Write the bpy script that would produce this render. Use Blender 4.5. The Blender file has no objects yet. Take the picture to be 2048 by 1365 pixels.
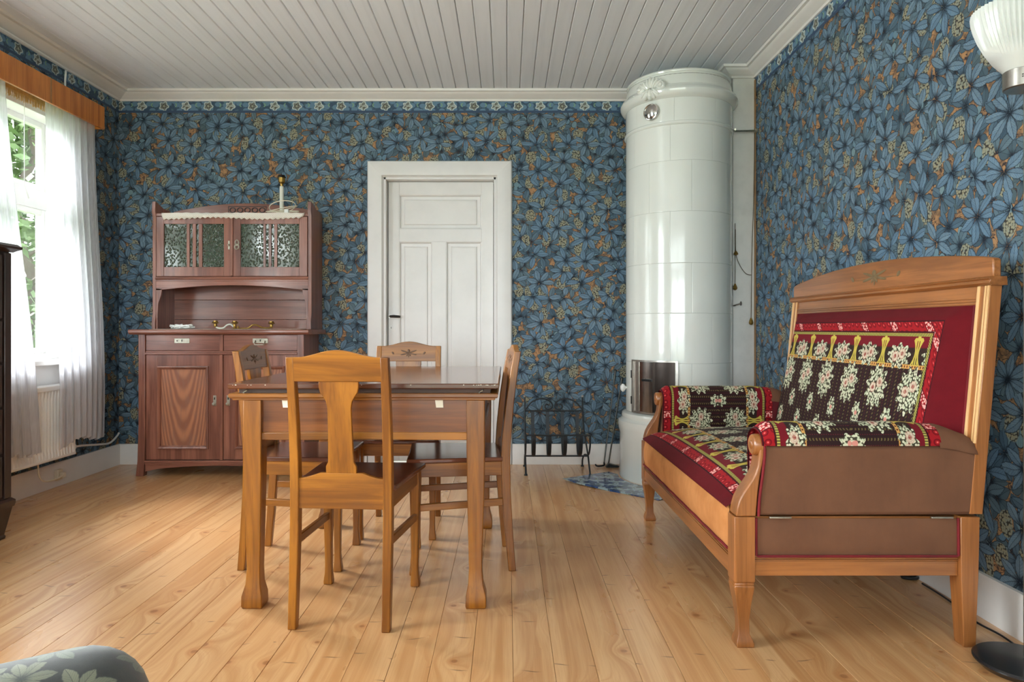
import bpy, bmesh, math, random
from mathutils import Vector, Matrix
random.seed(7)
PI = math.pi
SC = bpy.context.scene
COL = SC.collection

# ------------------------------------------------------------------ camera, sky, light, exposure
cam_d = bpy.data.cameras.new('camera')
cam = bpy.data.objects.new('camera', cam_d)
COL.objects.link(cam)
cam.location = (0, 0, 1.0)
cam.rotation_euler = (PI / 2, 0, 0)
cam_d.sensor_width = 36.0
cam_d.lens = 24.0
cam_d.shift_x = 10 / 2048
cam_d.shift_y = -25.5 / 2048
cam_d.clip_start = 0.02
SC.camera = cam

SC.view_settings.view_transform = 'Standard'
SC.view_settings.look = 'None'
SC.view_settings.gamma = 1.0
SC.view_settings.use_curve_mapping = False
SC.view_settings.exposure = 3.5
SC.cycles.use_denoising = True
SC.cycles.max_bounces = 10
SC.cycles.diffuse_bounces = 7
SC.cycles.glossy_bounces = 4
SC.cycles.transparent_max_bounces = 12
SC.cycles.caustics_reflective = False
SC.cycles.caustics_refractive = False
SC.cycles.sample_clamp_indirect = 6.0

world = bpy.data.worlds.new('overcast_sky')
SC.world = world
world.use_nodes = True
wn = world.node_tree
bgn = wn.nodes['Background']
bgn.inputs['Color'].default_value = (0.90, 0.96, 1.0, 1)
bgn.inputs['Strength'].default_value = 0.7


def area_light(name, loc, target, sx, sy, power, color=(1, 1, 1), portal=False):
    d = bpy.data.lights.new(name, 'AREA')
    d.shape = 'RECTANGLE'
    d.size, d.size_y = sx, sy
    d.energy = power
    d.color = color
    if portal:
        d.cycles.is_portal = True
    o = bpy.data.objects.new(name, d)
    COL.objects.link(o)
    o.location = loc
    v = Vector(target) - Vector(loc)
    o.rotation_euler = v.to_track_quat('-Z', 'Z').to_euler()
    return o


# hazy daylight: a very soft sun on the left-hand side, sky through the openings, and added fill lamps outside unseen windows
sun_d = bpy.data.lights.new('hazy_sun', 'SUN')
sun_d.energy = 3.8
sun_d.angle = math.radians(45)
sun_d.color = (0.98, 0.98, 1.0)
sun = bpy.data.objects.new('hazy_sun', sun_d)
COL.objects.link(sun)
sun.rotation_euler = Vector((0.80, -0.26, -0.54)).to_track_quat('-Z', 'Z').to_euler()
area_light('portal_window_1', (-3.09, 3.785, 1.56), (0, 3.785, 1.56), 1.5, 1.30, 1, portal=True)
area_light('added_lamp_window_2', (-3.12, 1.05, 1.58), (0, 1.40, 2.3), 1.5, 1.25, 19, (0.90, 0.96, 1.0))  # lamp added outside the unseen left window to brighten the room
area_light('added_front_fill_lamp', (-0.60, -2.02, 1.35), (-0.60, 0, 3.6), 3.3, 1.2, 9, (0.90, 0.96, 1.0))  # fill lamp added behind the camera, tilted up to brighten the ceiling


# ------------------------------------------------------------------ node graph helper
def lin(r, g, b):
    f = lambda c: (c / 255 / 12.92) if c / 255 <= 0.04045 else ((c / 255 + 0.055) / 1.055) ** 2.4
    return (f(r), f(g), f(b), 1)


class S:
    def __init__(s, g, k): s.g, s.k = g, k
    def __add__(s, o): return s.g.m('ADD', s, o)
    def __radd__(s, o): return s.g.m('ADD', o, s)
    def __sub__(s, o): return s.g.m('SUBTRACT', s, o)
    def __rsub__(s, o): return s.g.m('SUBTRACT', o, s)
    def __mul__(s, o): return s.g.m('MULTIPLY', s, o)
    def __rmul__(s, o): return s.g.m('MULTIPLY', o, s)
    def __truediv__(s, o): return s.g.m('DIVIDE', s, o)
    def __lt__(s, o): return s.g.m('LESS_THAN', s, o)
    def __gt__(s, o): return s.g.m('GREATER_THAN', s, o)


class G:
    def __init__(g, name):
        g.mat = bpy.data.materials.new(name)
        g.mat.use_nodes = True
        g.t = g.mat.node_tree
        g.b = g.t.nodes['Principled BSDF']
        g.out = g.t.nodes['Material Output']
        g._tc = None

    def n(g, typ, **kw):
        nd = g.t.nodes.new(typ)
        for k, v in kw.items(): setattr(nd, k, v)
        return nd

    def put(g, inp, v):
        if isinstance(v, S): g.t.links.new(v.k, inp)
        elif isinstance(v, bpy.types.NodeSocket): g.t.links.new(v, inp)
        else: inp.default_value = v

    def m(g, op, *a):
        nd = g.n('ShaderNodeMath', operation=op)
        for i, v in enumerate(a): g.put(nd.inputs[i], v)
        return S(g, nd.outputs[0])

    def sin(g, a): return g.m('SINE', a)
    def cos(g, a): return g.m('COSINE', a)
    def abs(g, a): return g.m('ABSOLUTE', a)
    def fr(g, a): return g.m('FRACT', a)
    def fl(g, a): return g.m('FLOOR', a)
    def mn(g, a, b): return g.m('MINIMUM', a, b)
    def mx(g, a, b): return g.m('MAXIMUM', a, b)
    def sqrt(g, a): return g.m('SQRT', a)

    def smooth(g, x, a, b, c=0.0, d=1.0):
        nd = g.n('ShaderNodeMapRange', interpolation_type='SMOOTHSTEP')
        g.put(nd.inputs[0], x)
        for i, v in enumerate((a, b, c, d)): g.put(nd.inputs[i + 1], v)
        return S(g, nd.outputs[0])

    def linr(g, x, a, b, c=0.0, d=1.0):
        nd = g.n('ShaderNodeMapRange')
        g.put(nd.inputs[0], x)
        for i, v in enumerate((a, b, c, d)): g.put(nd.inputs[i + 1], v)
        return S(g, nd.outputs[0])

    def mix(g, f, a, b, blend='MIX'):
        nd = g.n('ShaderNodeMix', data_type='RGBA', blend_type=blend)
        g.put(nd.inputs[0], f)
        g.put(nd.inputs[6], a)
        g.put(nd.inputs[7], b)
        return S(g, nd.outputs[2])

    def tc(g, which):
        if g._tc is None: g._tc = g.n('ShaderNodeTexCoord')
        return S(g, g._tc.outputs[which])

    def sep(g, v):
        nd = g.n('ShaderNodeSeparateXYZ')
        g.put(nd.inputs[0], v)
        return [S(g, o) for o in nd.outputs]

    def comb(g, x, y, z):
        nd = g.n('ShaderNodeCombineXYZ')
        for i, v in enumerate((x, y, z)): g.put(nd.inputs[i], v)
        return S(g, nd.outputs[0])

    def noise(g, vec, scale, detail=3, rough=0.55, dist=0.0, dim='3D'):
        nd = g.n('ShaderNodeTexNoise', noise_dimensions=dim)
        g.put(nd.inputs['Vector'], vec)
        g.put(nd.inputs['Scale'], scale)
        g.put(nd.inputs['Detail'], detail)
        g.put(nd.inputs['Roughness'], rough)
        g.put(nd.inputs['Distortion'], dist)
        return S(g, nd.outputs[0])

    def vor(g, vec, scale, rand=1.0, dim='2D', feature='F1'):
        nd = g.n('ShaderNodeTexVoronoi', voronoi_dimensions=dim, feature=feature)
        g.put(nd.inputs['Vector'], vec)
        g.put(nd.inputs['Scale'], scale)
        g.put(nd.inputs['Randomness'], rand)
        if feature == 'DISTANCE_TO_EDGE': return S(g, nd.outputs['Distance'])
        return S(g, nd.outputs['Distance']), S(g, nd.outputs['Color']), S(g, nd.outputs['Position'])

    def rnd(g):
        return S(g, g.n('ShaderNodeObjectInfo').outputs['Random'])

    def vadd(g, a, b):
        nd = g.n('ShaderNodeVectorMath', operation='ADD')
        g.put(nd.inputs[0], a); g.put(nd.inputs[1], b)
        return S(g, nd.outputs[0])

    def vmul(g, a, b):
        nd = g.n('ShaderNodeVectorMath', operation='MULTIPLY')
        g.put(nd.inputs[0], a); g.put(nd.inputs[1], b)
        return S(g, nd.outputs[0])

    def bump(g, h, strength=0.3, dist=0.002):
        nd = g.n('ShaderNodeBump')
        nd.inputs['Strength'].default_value = strength
        nd.inputs['Distance'].default_value = dist
        g.put(nd.inputs['Height'], h)
        g.put(g.b.inputs['Normal'], S(g, nd.outputs[0]))

    def set(g, **kw):
        for k, v in kw.items(): g.put(g.b.inputs[k.replace('_', ' ')], v)
        return g.mat


# ------------------------------------------------------------------ materials
def wood(name, light, dark, axis, rough=0.32, coat=0.0, fine=0.35, patch=0.5, scale=1.0, patchcol=None):
    g = G(name)
    r = g.rnd()
    off = g.comb(r * 17.3, r * 9.1, r * 23.7)
    v = g.vadd(g.tc('Object'), off)
    s = [14 * scale] * 3
    s['xyz'.index(axis)] = 0.9 * scale
    v1 = g.vmul(v, tuple(s))
    n1 = g.noise(v1, 1.0, 5, 0.6, 0.9)
    s2 = [130 * scale] * 3
    s2['xyz'.index(axis)] = 4 * scale
    n2 = g.noise(g.vmul(v, tuple(s2)), 1.0, 2, 0.5)
    s3 = [5.0] * 3
    s3['xyz'.index(axis)] = 2.2
    n3 = g.noise(g.vmul(v, tuple(s3)), 1.0, 2, 0.5)
    c = g.mix(g.smooth(n1, 0.36, 0.66), light, dark)
    if patchcol is None: patchcol = tuple(x * 0.55 for x in dark[:3]) + (1,)
    c = g.mix(g.smooth(n3, 0.48, 0.75) * patch, c, patchcol)
    c = g.mix(g.smooth(n2, 0.45, 0.75) * fine, c, tuple(x * 0.5 for x in dark[:3]) + (1,))
    g.bump(n2, 0.12, 0.001)
    g.set(Base_Color=c, Roughness=rough, Coat_Weight=coat, Coat_Roughness=0.12)
    return g.mat


def plain(name, col, rough=0.5, metallic=0.0, noise=0.06, nscale=6.0, coat=0.0, bump=0.0, bscale=60):
    g = G(name)
    n = g.noise(g.tc('Object'), nscale, 4, 0.6)
    d = tuple(x * (1 - 4 * noise) for x in col[:3]) + (1,)
    c = g.mix(g.smooth(n, 0.35, 0.8), col, d)
    g.set(Base_Color=c, Roughness=rough, Metallic=metallic, Coat_Weight=coat, Coat_Roughness=0.06)
    if bump: g.bump(g.noise(g.tc('Object'), bscale, 3), bump, 0.002)
    return g.mat


M = {}
HON_L, HON_D = lin(160, 100, 26), lin(116, 66, 14)
for ax in 'xyz':
    M['hon_' + ax] = wood('honey_stained_wood_' + ax, HON_L, HON_D, ax, 0.33, 0.10, 0.35, 0.55)
    M['wal_' + ax] = wood('walnut_veneer_' + ax, lin(168, 106, 56), lin(132, 80, 38), ax, 0.32, 0.15, 0.3, 0.35)
    M['mah_' + ax] = wood('mahogany_stained_wood_' + ax, lin(150, 98, 80), lin(112, 68, 55), ax, 0.28, 0.3, 0.35, 0.4)
    M['dark_' + ax] = wood('dark_brown_wood_' + ax, lin(52, 36, 30), lin(34, 24, 20), ax, 0.35, 0.1, 0.3, 0.4)
M['seat_wood'] = wood('reddish_brown_seat_wood', lin(112, 62, 40), lin(78, 42, 30), 'y', 0.2, 0.4, 0.3, 0.4)
M['top_wood'] = wood('brown_polished_table_top', lin(120, 70, 42), lin(86, 48, 30), 'x', 0.2, 0.4, 0.35, 0.4)
M['apron_x'] = wood('dark_apron_wood_x', lin(132, 76, 32), lin(98, 52, 19), 'x', 0.3, 0.25)  # apron tone darkened below the honey wood of legs and rails
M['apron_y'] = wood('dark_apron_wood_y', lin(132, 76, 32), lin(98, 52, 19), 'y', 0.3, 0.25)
M['runner'] = wood('dull_dark_runner_wood', lin(92, 56, 34), lin(66, 40, 24), 'x', 0.6, 0.0)
M['pelmet'] = wood('orange_veneer', lin(212, 136, 62), lin(172, 98, 36), 'z', 0.35, 0.1, 0.25, 0.3)
M['white'] = plain('white_paint', lin(226, 222, 218), 0.38, 0, 0.015)
M['white_door'] = plain('white_door_paint', lin(222, 220, 218), 0.35, 0, 0.015)
M['frame_white'] = plain('white_window_paint', lin(235, 234, 232), 0.3, 0, 0.01)
M['post_white'] = plain('scuffed_white_paint', lin(226, 224, 220), 0.45, 0, 0.03, 9)
M['radiator'] = plain('white_radiator_enamel', lin(232, 230, 226), 0.3, 0, 0.01)
M['cream_plastic'] = plain('cream_plastic', lin(222, 212, 190), 0.4, 0, 0.02)
M['white_plastic'] = plain('white_plastic', lin(235, 235, 232), 0.35, 0, 0.01)
M['enamel'] = plain('white_lamp_enamel', lin(222, 222, 210), 0.25, 0, 0.02)
M['chrome'] = plain('polished_steel', lin(205, 200, 195), 0.14, 1.0, 0.05, 20)
M['nickel'] = plain('brushed_nickel', lin(176, 170, 162), 0.3, 1.0, 0.05, 30)
M['old_nickel'] = plain('worn_nickel', lin(186, 180, 164), 0.38, 0.9, 0.08, 60)
M['dark_metal'] = plain('dark_steel', lin(62, 54, 50), 0.3, 0.8, 0.06, 12)
M['brass'] = plain('aged_brass', lin(176, 140, 74), 0.3, 0.95, 0.08, 50)
M['black_iron'] = plain('black_wrought_iron', lin(52, 56, 60), 0.5, 0.5, 0.08, 40)
M['grey_iron'] = plain('grey_iron_rod', lin(92, 92, 88), 0.4, 0.8, 0.06, 40)
M['black_plastic'] = plain('black_plastic', lin(24, 24, 25), 0.35, 0, 0.05)
M['black_base'] = plain('black_lacquered_metal', lin(38, 38, 40), 0.25, 0.2, 0.05)
M['grout'] = plain('grey_joint', lin(150, 149, 143), 0.9, 0, 0.05)
M['gap'] = plain('dark_gap', lin(58, 42, 30), 0.9, 0, 0.05)
M['ceil_gap'] = plain('shadow_gap_paint', lin(150, 148, 145), 0.9, 0, 0.05)
M['paper'] = plain('white_paper', lin(225, 216, 196), 0.8, 0, 0.02)
M['cord_bronze'] = plain('bronze_cord', lin(96, 84, 64), 0.5, 0.6, 0.05)
M['raw_edge'] = plain('raw_wood_edge', lin(160, 122, 84), 0.7, 0, 0.08, 20)
M['carving'] = plain('stained_carving', lin(120, 98, 66), 0.5, 0, 0.08, 60)
M['carving_dark'] = plain('dark_carving', lin(104, 70, 42), 0.5, 0, 0.08, 60)
M['hinge_dark'] = plain('blackened_metal', lin(30, 30, 30), 0.4, 0.6, 0.05)


def mk_ceiling():
    g = G('painted_ceiling_board')
    r = g.rnd()
    v = g.vadd(g.vmul(g.tc('Object'), (30, 1.5, 30)), g.comb(r * 31, r * 17, 0))
    n = g.noise(v, 1, 3)
    c = g.mix(g.smooth(n, 0.4, 0.8), lin(231, 233, 238), lin(223, 225, 230))
    c = g.mix(r * 0.25, c, lin(218, 220, 225))
    g.set(Base_Color=c, Roughness=0.42)
    return g.mat
M['ceiling'] = mk_ceiling()


def mk_floor():
    g = G('varnished_pine_plank')
    r = g.rnd()
    o = g.comb(r * 37.1, r * 53.7, r * 11.0)
    p = g.vadd(g.tc('Object'), o)
    x, y, z = g.sep(p)
    # knots: cells stretched along the board
    kd, kc, kp = g.vor(g.comb(x * 8.0, y * 2.6, 0), 1.0, 1.0)
    kx, ky, kz = g.sep(kp)
    dx = (x * 8.0 - kx) * 0.125
    dy = (y * 2.6 - ky) * 0.385
    kr = g.sqrt(dx * dx + dy * dy)
    cr, cg, cb = g.sep(kc)
    has = cr > 0.52
    size = cg * 0.012 + 0.006
    warp = g.m('EXPONENT', kr / (size * -3.0)) * has
    # growth rings running along the board, bent round the knots
    ring = g.noise(g.comb(x * 26 + warp * 3.0, y * 0.7, r * 9), 1.0, 4, 0.6, 0.5)
    fine = g.noise(g.comb(x * 260, y * 6, r * 9), 1.0, 2, 0.5)
    base = g.mix(g.smooth(ring, 0.35, 0.68), lin(213, 170, 122), lin(182, 130, 82))
    base = g.mix(g.smooth(fine, 0.45, 0.8) * 0.35, base, lin(168, 110, 60))
    tone = g.noise(g.comb(x * 3, y * 0.8, r * 5), 1.0, 2)
    base = g.mix(g.smooth(tone, 0.35, 0.75) * 0.45, base, lin(196, 138, 82))
    base = g.mix(r * 0.35, base, lin(206, 154, 102))
    knot = g.smooth(kr, size, size * 0.45) * has
    base = g.mix(knot * 0.7, base, lin(118, 70, 38))
    halo = g.smooth(kr, size * 2.4, size) * has
    base = g.mix(halo * 0.30, base, lin(176, 108, 56))
    # short cracks / scuffs across the grain
    sd, sc_, sp = g.vor(g.comb(x * 9 + 3.1, y * 5.5, 4), 1.0, 1.0)
    sx, sy, sz = g.sep(sp)
    ddx = (x * 9 + 3.1 - sx) * 0.111
    ddy = (y * 5.5 - sy) * 0.182
    s1, s2, s3 = g.sep(sc_)
    wob = ddy + ddx * (s3 - 0.5) * 0.6 + g.sin(ddx * 90 + s1 * 9) * 0.0016
    ln = g.smooth(g.abs(wob), 0.0042, 0.0008) * g.smooth(g.abs(ddx), s2 * 0.04 + 0.006, 0.002) * (s1 > 0.62)
    base = g.mix(ln * 0.75, base, lin(92, 62, 40))
    rgh = g.linr(g.noise(g.vmul(p, (6, 2, 1)), 1.0, 3), 0.3, 0.7, 0.26, 0.38)
    h = ring * 0.6 + fine * 0.25 - ln * 1.5
    g.bump(h, 0.10, 0.002)
    g.set(Base_Color=base, Roughness=rgh, Coat_Weight=0.6, Coat_Roughness=0.26)
    return g.mat
M['floor'] = mk_floor()


def fan(g, u, v, scale, seed, n, L, W, rand=0.75, vs=1.0, keep=1.1):
    """fans of pointed leaves round scattered hubs; lengths in cells"""
    pu = u * scale + seed
    pv = v * (scale * vs) + seed * 1.7
    d, col, pos = g.vor(g.comb(pu, pv, 0), 1.0, rand)
    px, py, pz = g.sep(pos)
    cr, cg, cb = g.sep(col)
    dx = pu - px
    dy = pv - py
    r = g.sqrt(dx * dx + dy * dy)
    th = g.m('ARCTAN2', dy, dx)
    t = th * (n / (2 * PI)) + cr * 5.0
    k = g.m('MODULO', g.fl(t) + 3.0 * n, float(n))
    a = (g.fr(t) - 0.5) * (2 * PI / n)
    h = g.fr(g.sin(k * 12.9898 + cg * 78.233) * 437.585)
    a = a + (h - 0.5) * 0.18
    al = r * g.cos(a)
    acs = r * g.sin(a)
    ac = g.abs(acs)
    Lk = h * (0.34 * L) + L * 0.80
    q = g.m('MINIMUM', g.mx(al / Lk, 0.0), 1.0)
    q = g.m('POWER', q, 1.15)
    w = g.m('POWER', g.sin(q * PI), 0.85) * W + (g.sin(al * 70.0) * 0.004)
    e = w - ac
    mask = g.smooth(e, 0.0, 0.010) * (h < keep)
    body = g.smooth(e, 0.004, 0.036)
    rib = g.smooth(ac, 0.002, 0.010, 0.35, 1.0)
    veins = g.sin((al - ac * 1.3) * 95.0) * 0.5 + 0.5
    side = g.smooth(acs, -0.02, 0.02, 0.86, 1.0)
    shade = body * rib * g.linr(veins, 0, 1, 0.80, 1.0) * side
    hub = g.smooth(q, 0.0, 0.30, 0.12, 1.0)
    return mask, shade * hub, hub, h, cb, r


def mk_wallpaper():
    g = G('blue_leaf_wallpaper')
    u, v, _ = g.sep(g.tc('UV'))
    p = g.comb(u, v, 0)
    wv = g.noise(p, 7.0, 1, 0.5) - 0.5
    u2 = u + wv * 0.05
    v2 = v + wv * 0.04
    DK = lin(16, 23, 36)
    # ground: tan with brown twigs
    n = g.noise(p, 30.0, 2)
    ground = g.mix(g.smooth(n, 0.40, 0.62), lin(166, 126, 88), lin(116, 92, 72))
    tw = g.abs(g.noise(p, 26.0, 1, 0.5, 1.2) - 0.5)
    ground = g.mix(g.smooth(tw, 0.035, 0.010), ground, lin(58, 50, 52))
    # deepest leaves
    m0, s0, h0, v0, c0, r0 = fan(g, u2, v2, 9.4, 7.1, 5, 0.74, 0.21, 0.9, 0.9, 0.90)
    col = g.mix(m0, ground, g.mix(s0, DK, g.mix(c0, lin(72, 94, 110), lin(88, 106, 112))))
    # round fruit in clusters
    fd, fc, fp = g.vor(g.comb(u2 * 21.0 + 2.0, v2 * 21.0, 0), 1.0, 0.8)
    f1, f2, f3 = g.sep(fc)
    gd, gc, gp = g.vor(g.comb(u2 * 5.2 + 5.0, v2 * 5.4, 0), 1.0, 0.8)
    infr = (gd < 0.27) * (fd < 0.47)
    frc = g.mix(g.smooth(fd, 0.45, 0.36), DK, g.mix(f1, lin(92, 124, 148), lin(120, 144, 148)))
    frc = g.mix(g.smooth(g.sin(u2 * 700.0 + v2 * 90), 0.2, 0.9) * 0.25, frc, DK)
    col = g.mix(infr, col, frc)
    # middle leaves
    m1, s1, h1, v1, c1, r1 = fan(g, u2, v2, 7.0, 3.3, 6, 0.68, 0.140, 0.85, 0.95, 0.86)
    col = g.mix(m1, col, g.mix(s1, DK, g.mix(c1, lin(84, 108, 126), lin(100, 121, 132))))
    # berry clusters
    bd, bc, bp = g.vor(g.comb(u2 * 8.6 + 9.0, v2 * 6.4, 0), 1.0, 0.75)
    b1, b2, b3 = g.sep(bc)
    inb = g.smooth(bd, 0.30, 0.26) * (b1 > 0.30)
    dd, dc, dp = g.vor(p, 95.0, 0.75)
    d1, d2, d3 = g.sep(dc)
    dot = g.smooth(dd, 0.58, 0.40)
    berry = g.mix(dot, lin(60, 56, 52), g.mix(d1, lin(152, 144, 116), lin(136, 142, 130)))
    col = g.mix(inb, col, berry)
    # upper leaves
    m2, s2, h2, v2_, c2, r2 = fan(g, u2, v2, 5.5, 0.0, 7, 0.68, 0.122, 0.60, 1.1, 0.76)
    tint = g.noise(p, 60.0, 2)
    leafB = g.mix(c2, lin(106, 134, 156), lin(120, 142, 156))
    leafB = g.mix(g.smooth(tint, 0.35, 0.7) * 0.5, leafB, lin(90, 120, 148))
    col = g.mix(m2, col, g.mix(s2, DK, leafB))
    g.set(Base_Color=col, Roughness=0.65, Specular_IOR_Level=0.2)
    g.bump(g.noise(p, 900.0, 1), 0.05, 0.0005)
    return g.mat
M['wallpaper'] = mk_wallpaper()


def mk_border():
    g = G('blue_flower_border')
    u, v, _ = g.sep(g.tc('UV'))
    P = 0.163
    vv = v - 0.049
    t = u / P
    k = g.fl(t)
    x = (g.fr(t) - 0.5) * P
    odd = g.m('MODULO', g.abs(k), 2.0) > 0.5
    vs = vv
    r = g.sqrt(x * x + vs * vs)
    th = g.m('ARCTAN2', vs, x + odd * 0.006)
    R = (g.cos(th * 5.0 + 0.6) * 0.16 + 1.0) * 0.033
    ins = g.smooth(r - R, 0.001, -0.001)
    ring = ins * g.smooth(R - r, 0.010, 0.006)
    n = g.noise(g.comb(u, v, 0), 42, 2)
    lv, lc, lp = g.vor(g.comb(u * 20, v * 26, 0), 1.0, 0.8)
    base = g.mix(g.smooth(lv, 0.42, 0.50), lin(92, 124, 150), lin(50, 74, 98))
    base = g.mix(g.smooth(n, 0.5, 0.7) * 0.5, base, lin(92, 128, 128))
    core = g.mix(g.smooth(r, 0.006, 0.008), lin(160, 160, 140), g.mix(g.smooth(g.sin(th * 5.0 + 2.2), -0.2, 0.3), lin(84, 78, 66), lin(112, 116, 110)))
    core = g.mix(odd * g.smooth(g.sin(th * 3 + 1.0), 0, 0.2) * 0.7, core, lin(176, 184, 180))
    c = g.mix(ins, base, core)
    c = g.mix(ring, c, lin(186, 198, 196))
    # small green rings between
    x2 = (g.fr(t + 0.5) - 0.5) * P
    y2 = vv - 0.008
    r2 = g.sqrt(x2 * x2 + y2 * y2)
    c = g.mix(g.smooth(g.abs(r2 - 0.011), 0.0045, 0.0025) * odd, c, lin(122, 158, 126))
    edge = g.mx(g.smooth(v, 0.019, 0.015), g.smooth(v, 0.083, 0.086))
    c = g.mix(edge, c, lin(48, 70, 98))
    g.set(Base_Color=c, Roughness=0.62)
    return g.mat
M['border'] = mk_border()


def mk_textile(name, Lu=None, dim=1.0):
    """moquette: v = metres from the outer edge, u = metres along it; Lu = length for a frame on both ends"""
    g = G(name)
    u, v, _ = g.sep(g.tc('UV'))
    p = g.comb(u, v, 0)
    P = 0.205
    if Lu:
        us = g.mn(u, Lu - u) - 0.045
        d = g.mn(v, us)
    else:
        d = v
        us = None
    red = g.mix(g.noise(p, 14, 3), lin(84, 9, 18), lin(106, 14, 23))
    c = red
    # flower band
    w = g.fr(u * (1 / P) + 0.35) - 0.5 if not us else g.fr((u + v) * (1 / P) + 0.35) - 0.5
    along = (u if not us else u + v)
    b1, _, _ = g.vor(g.comb(along * 30, d * 30 + 0.3, 0), 1.0, 0.25)
    band = g.mix(g.smooth(g.abs(b1 - 0.30), 0.10, 0.04), lin(154, 24, 31), lin(112, 14, 23))
    band = g.mix(g.smooth(b1, 0.12, 0.06), band, lin(224, 96, 92))
    pk, pc, pp = g.vor(p, 95, 0.8)
    flw = (g.abs(w) < 0.085)
    band = g.mix(flw * g.smooth(pk, 0.5, 0.3), band, lin(238, 168, 158))
    band = g.mix(g.smooth(g.abs(g.abs(w) - 0.10), 0.012, 0.006), band, lin(70, 14, 22))
    inb = g.smooth(d, 0.050, 0.052) * g.smooth(d, 0.088, 0.086)
    c = g.mix(inb, c, band)
    lines = g.mx(g.smooth(g.abs(d - 0.050), 0.003, 0.001), g.smooth(g.abs(d - 0.089), 0.003, 0.001))
    c = g.mix(lines, c, lin(44, 16, 20))
    # everything within the frame
    inside = d > 0.092
    maroon = lin(112, 22, 32)
    brown = lin(44, 26, 26)
    st = g.fr(u * 29.0)
    stripe = g.smooth(g.abs(st - 0.5), 0.16, 0.08)
    chn = g.sin(v * 420.0 + g.sin(u * 180) * 2.0)
    field = g.mix(stripe * g.smooth(chn, -0.1, 0.5), brown, lin(98, 84, 52))
    field = g.mix(g.smooth(g.abs(st - 0.02), 0.10, 0.03) * g.smooth(g.sin(v * 600), -0.2, 0.4) * 0.8, field, lin(96, 30, 40))
    f = g.mix(g.smooth(v, 0.142, 0.150), maroon, field)
    f = g.mix(g.smooth(v, 0.145, 0.15) * g.smooth(v, 0.222, 0.218) * 0.85, f, lin(48, 34, 28))
    ch = g.sin(u * 420.0)
    chain = g.smooth(g.abs(v - 0.215), 0.0085, 0.0065)
    f = g.mix(chain, f, g.mix(g.smooth(ch, 0.1, 0.5) * g.smooth(g.abs(v - 0.215), 0.005, 0.003), lin(204, 152, 84), lin(88, 30, 26)))

    leafd, leafc, leafp = g.vor(g.comb(u * 1.0, v * 0.8, 0), 105, 0.9)
    l1, l2, l3 = g.sep(leafc)
    cream = g.mix(l1, lin(214, 208, 180), lin(186, 192, 160))

    def bouquet(cc, x, y, rx, ry, rose=True, edge=9):
        X = x / rx
        Y = y / ry
        r = g.sqrt(X * X + Y * Y)
        th = g.m('ARCTAN2', Y, X)
        R = g.sin(th * edge) * 0.14 + 0.86
        ins = r < R
        col = g.mix(g.smooth(leafd, 0.52, 0.36), lin(66, 62, 48), cream)
        if rose:
            for ox, oy in ((-0.26, 0.18), (0.28, -0.05)):
                ax = X - ox
                ay = (Y - oy) * (ry / rx)
                rr = g.sqrt(ax * ax + ay * ay)
                rose_c = g.mix(g.smooth(g.sin(rr * 26.0), -0.2, 0.5), lin(214, 186, 164), lin(160, 70, 64))
                col = g.mix(g.smooth(rr, 0.30, 0.24) * 0.75, col, rose_c)
        return g.mix(ins, cc, col)

    ub = (g.fr(u * (1 / P)) - 0.5) * P
    uh = (g.fr(u * (1 / P) + 0.5) - 0.5) * P
    f = bouquet(f, ub, 0.178 - v, 0.074, 0.050)
    # yellow palmette between
    ax = g.abs(uh)
    yy = v - 0.165
    hw = yy * yy * 8.0 + 0.011
    line = g.smooth(g.sin(ax * 620.0 + 1.2), -0.5, 0.1)
    stem = (ax < hw) * (g.abs(yy) < 0.046) * g.mx(line, ax > hw - 0.007)
    tx = g.abs(ax - 0.016)
    tip = g.mx(g.sqrt(uh * uh + (yy + 0.052) * (yy + 0.052)) < 0.010, g.sqrt(tx * tx + (yy + 0.046) * (yy + 0.046)) < 0.009)
    f = g.mix(g.mx(stem, tip), f, lin(198, 176, 78))
    f = bouquet(f, uh, 0.300 - v, 0.072, 0.092, True, 11)
    # staggered small sprays
    j = g.fl((v - 0.372) * (1 / 0.088))
    vj = (g.fr((v - 0.372) * (1 / 0.088)) - 0.5) * 0.088
    par = g.m('MODULO', g.abs(j), 2.0) > 0.5
    x = (g.fr(u * (1 / P) + par * 0.5) - 0.5) * P
    f = g.mix(v > 0.372, f, bouquet(f, x, vj * -1.0, 0.034, 0.050, False, 7))
    rr = g.sqrt(x * x + vj * vj)
    f = g.mix((v > 0.372) * g.smooth(rr, 0.011, 0.007), f, lin(206, 136, 122))
    c = g.mix(inside, c, f)
    cord = g.smooth(g.abs(d - 0.099), 0.0065, 0.0055)
    c = g.mix(cord, c, g.mix(g.smooth(g.sin(along * 700.0), -0.2, 0.6), lin(176, 166, 82), lin(74, 70, 40)))
    wv = g.noise(p, 700, 1)
    c = g.mix(g.smooth(wv, 0.4, 0.7) * 0.18, c, lin(20, 10, 10))
    if dim < 1: c = g.mix(1 - dim, c, lin(30, 18, 16))
    g.bump(wv + g.smooth(leafd, 0.5, 0.2) * 0.2, 0.25, 0.002)
    g.set(Base_Color=c, Roughness=0.85, Sheen_Weight=0.02, Sheen_Roughness=0.5, Specular_IOR_Level=0.15)
    return g.mat


M['textile_back'] = mk_textile('moquette_backrest', Lu=1.56)
M['textile'] = mk_textile('moquette_seat')


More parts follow.
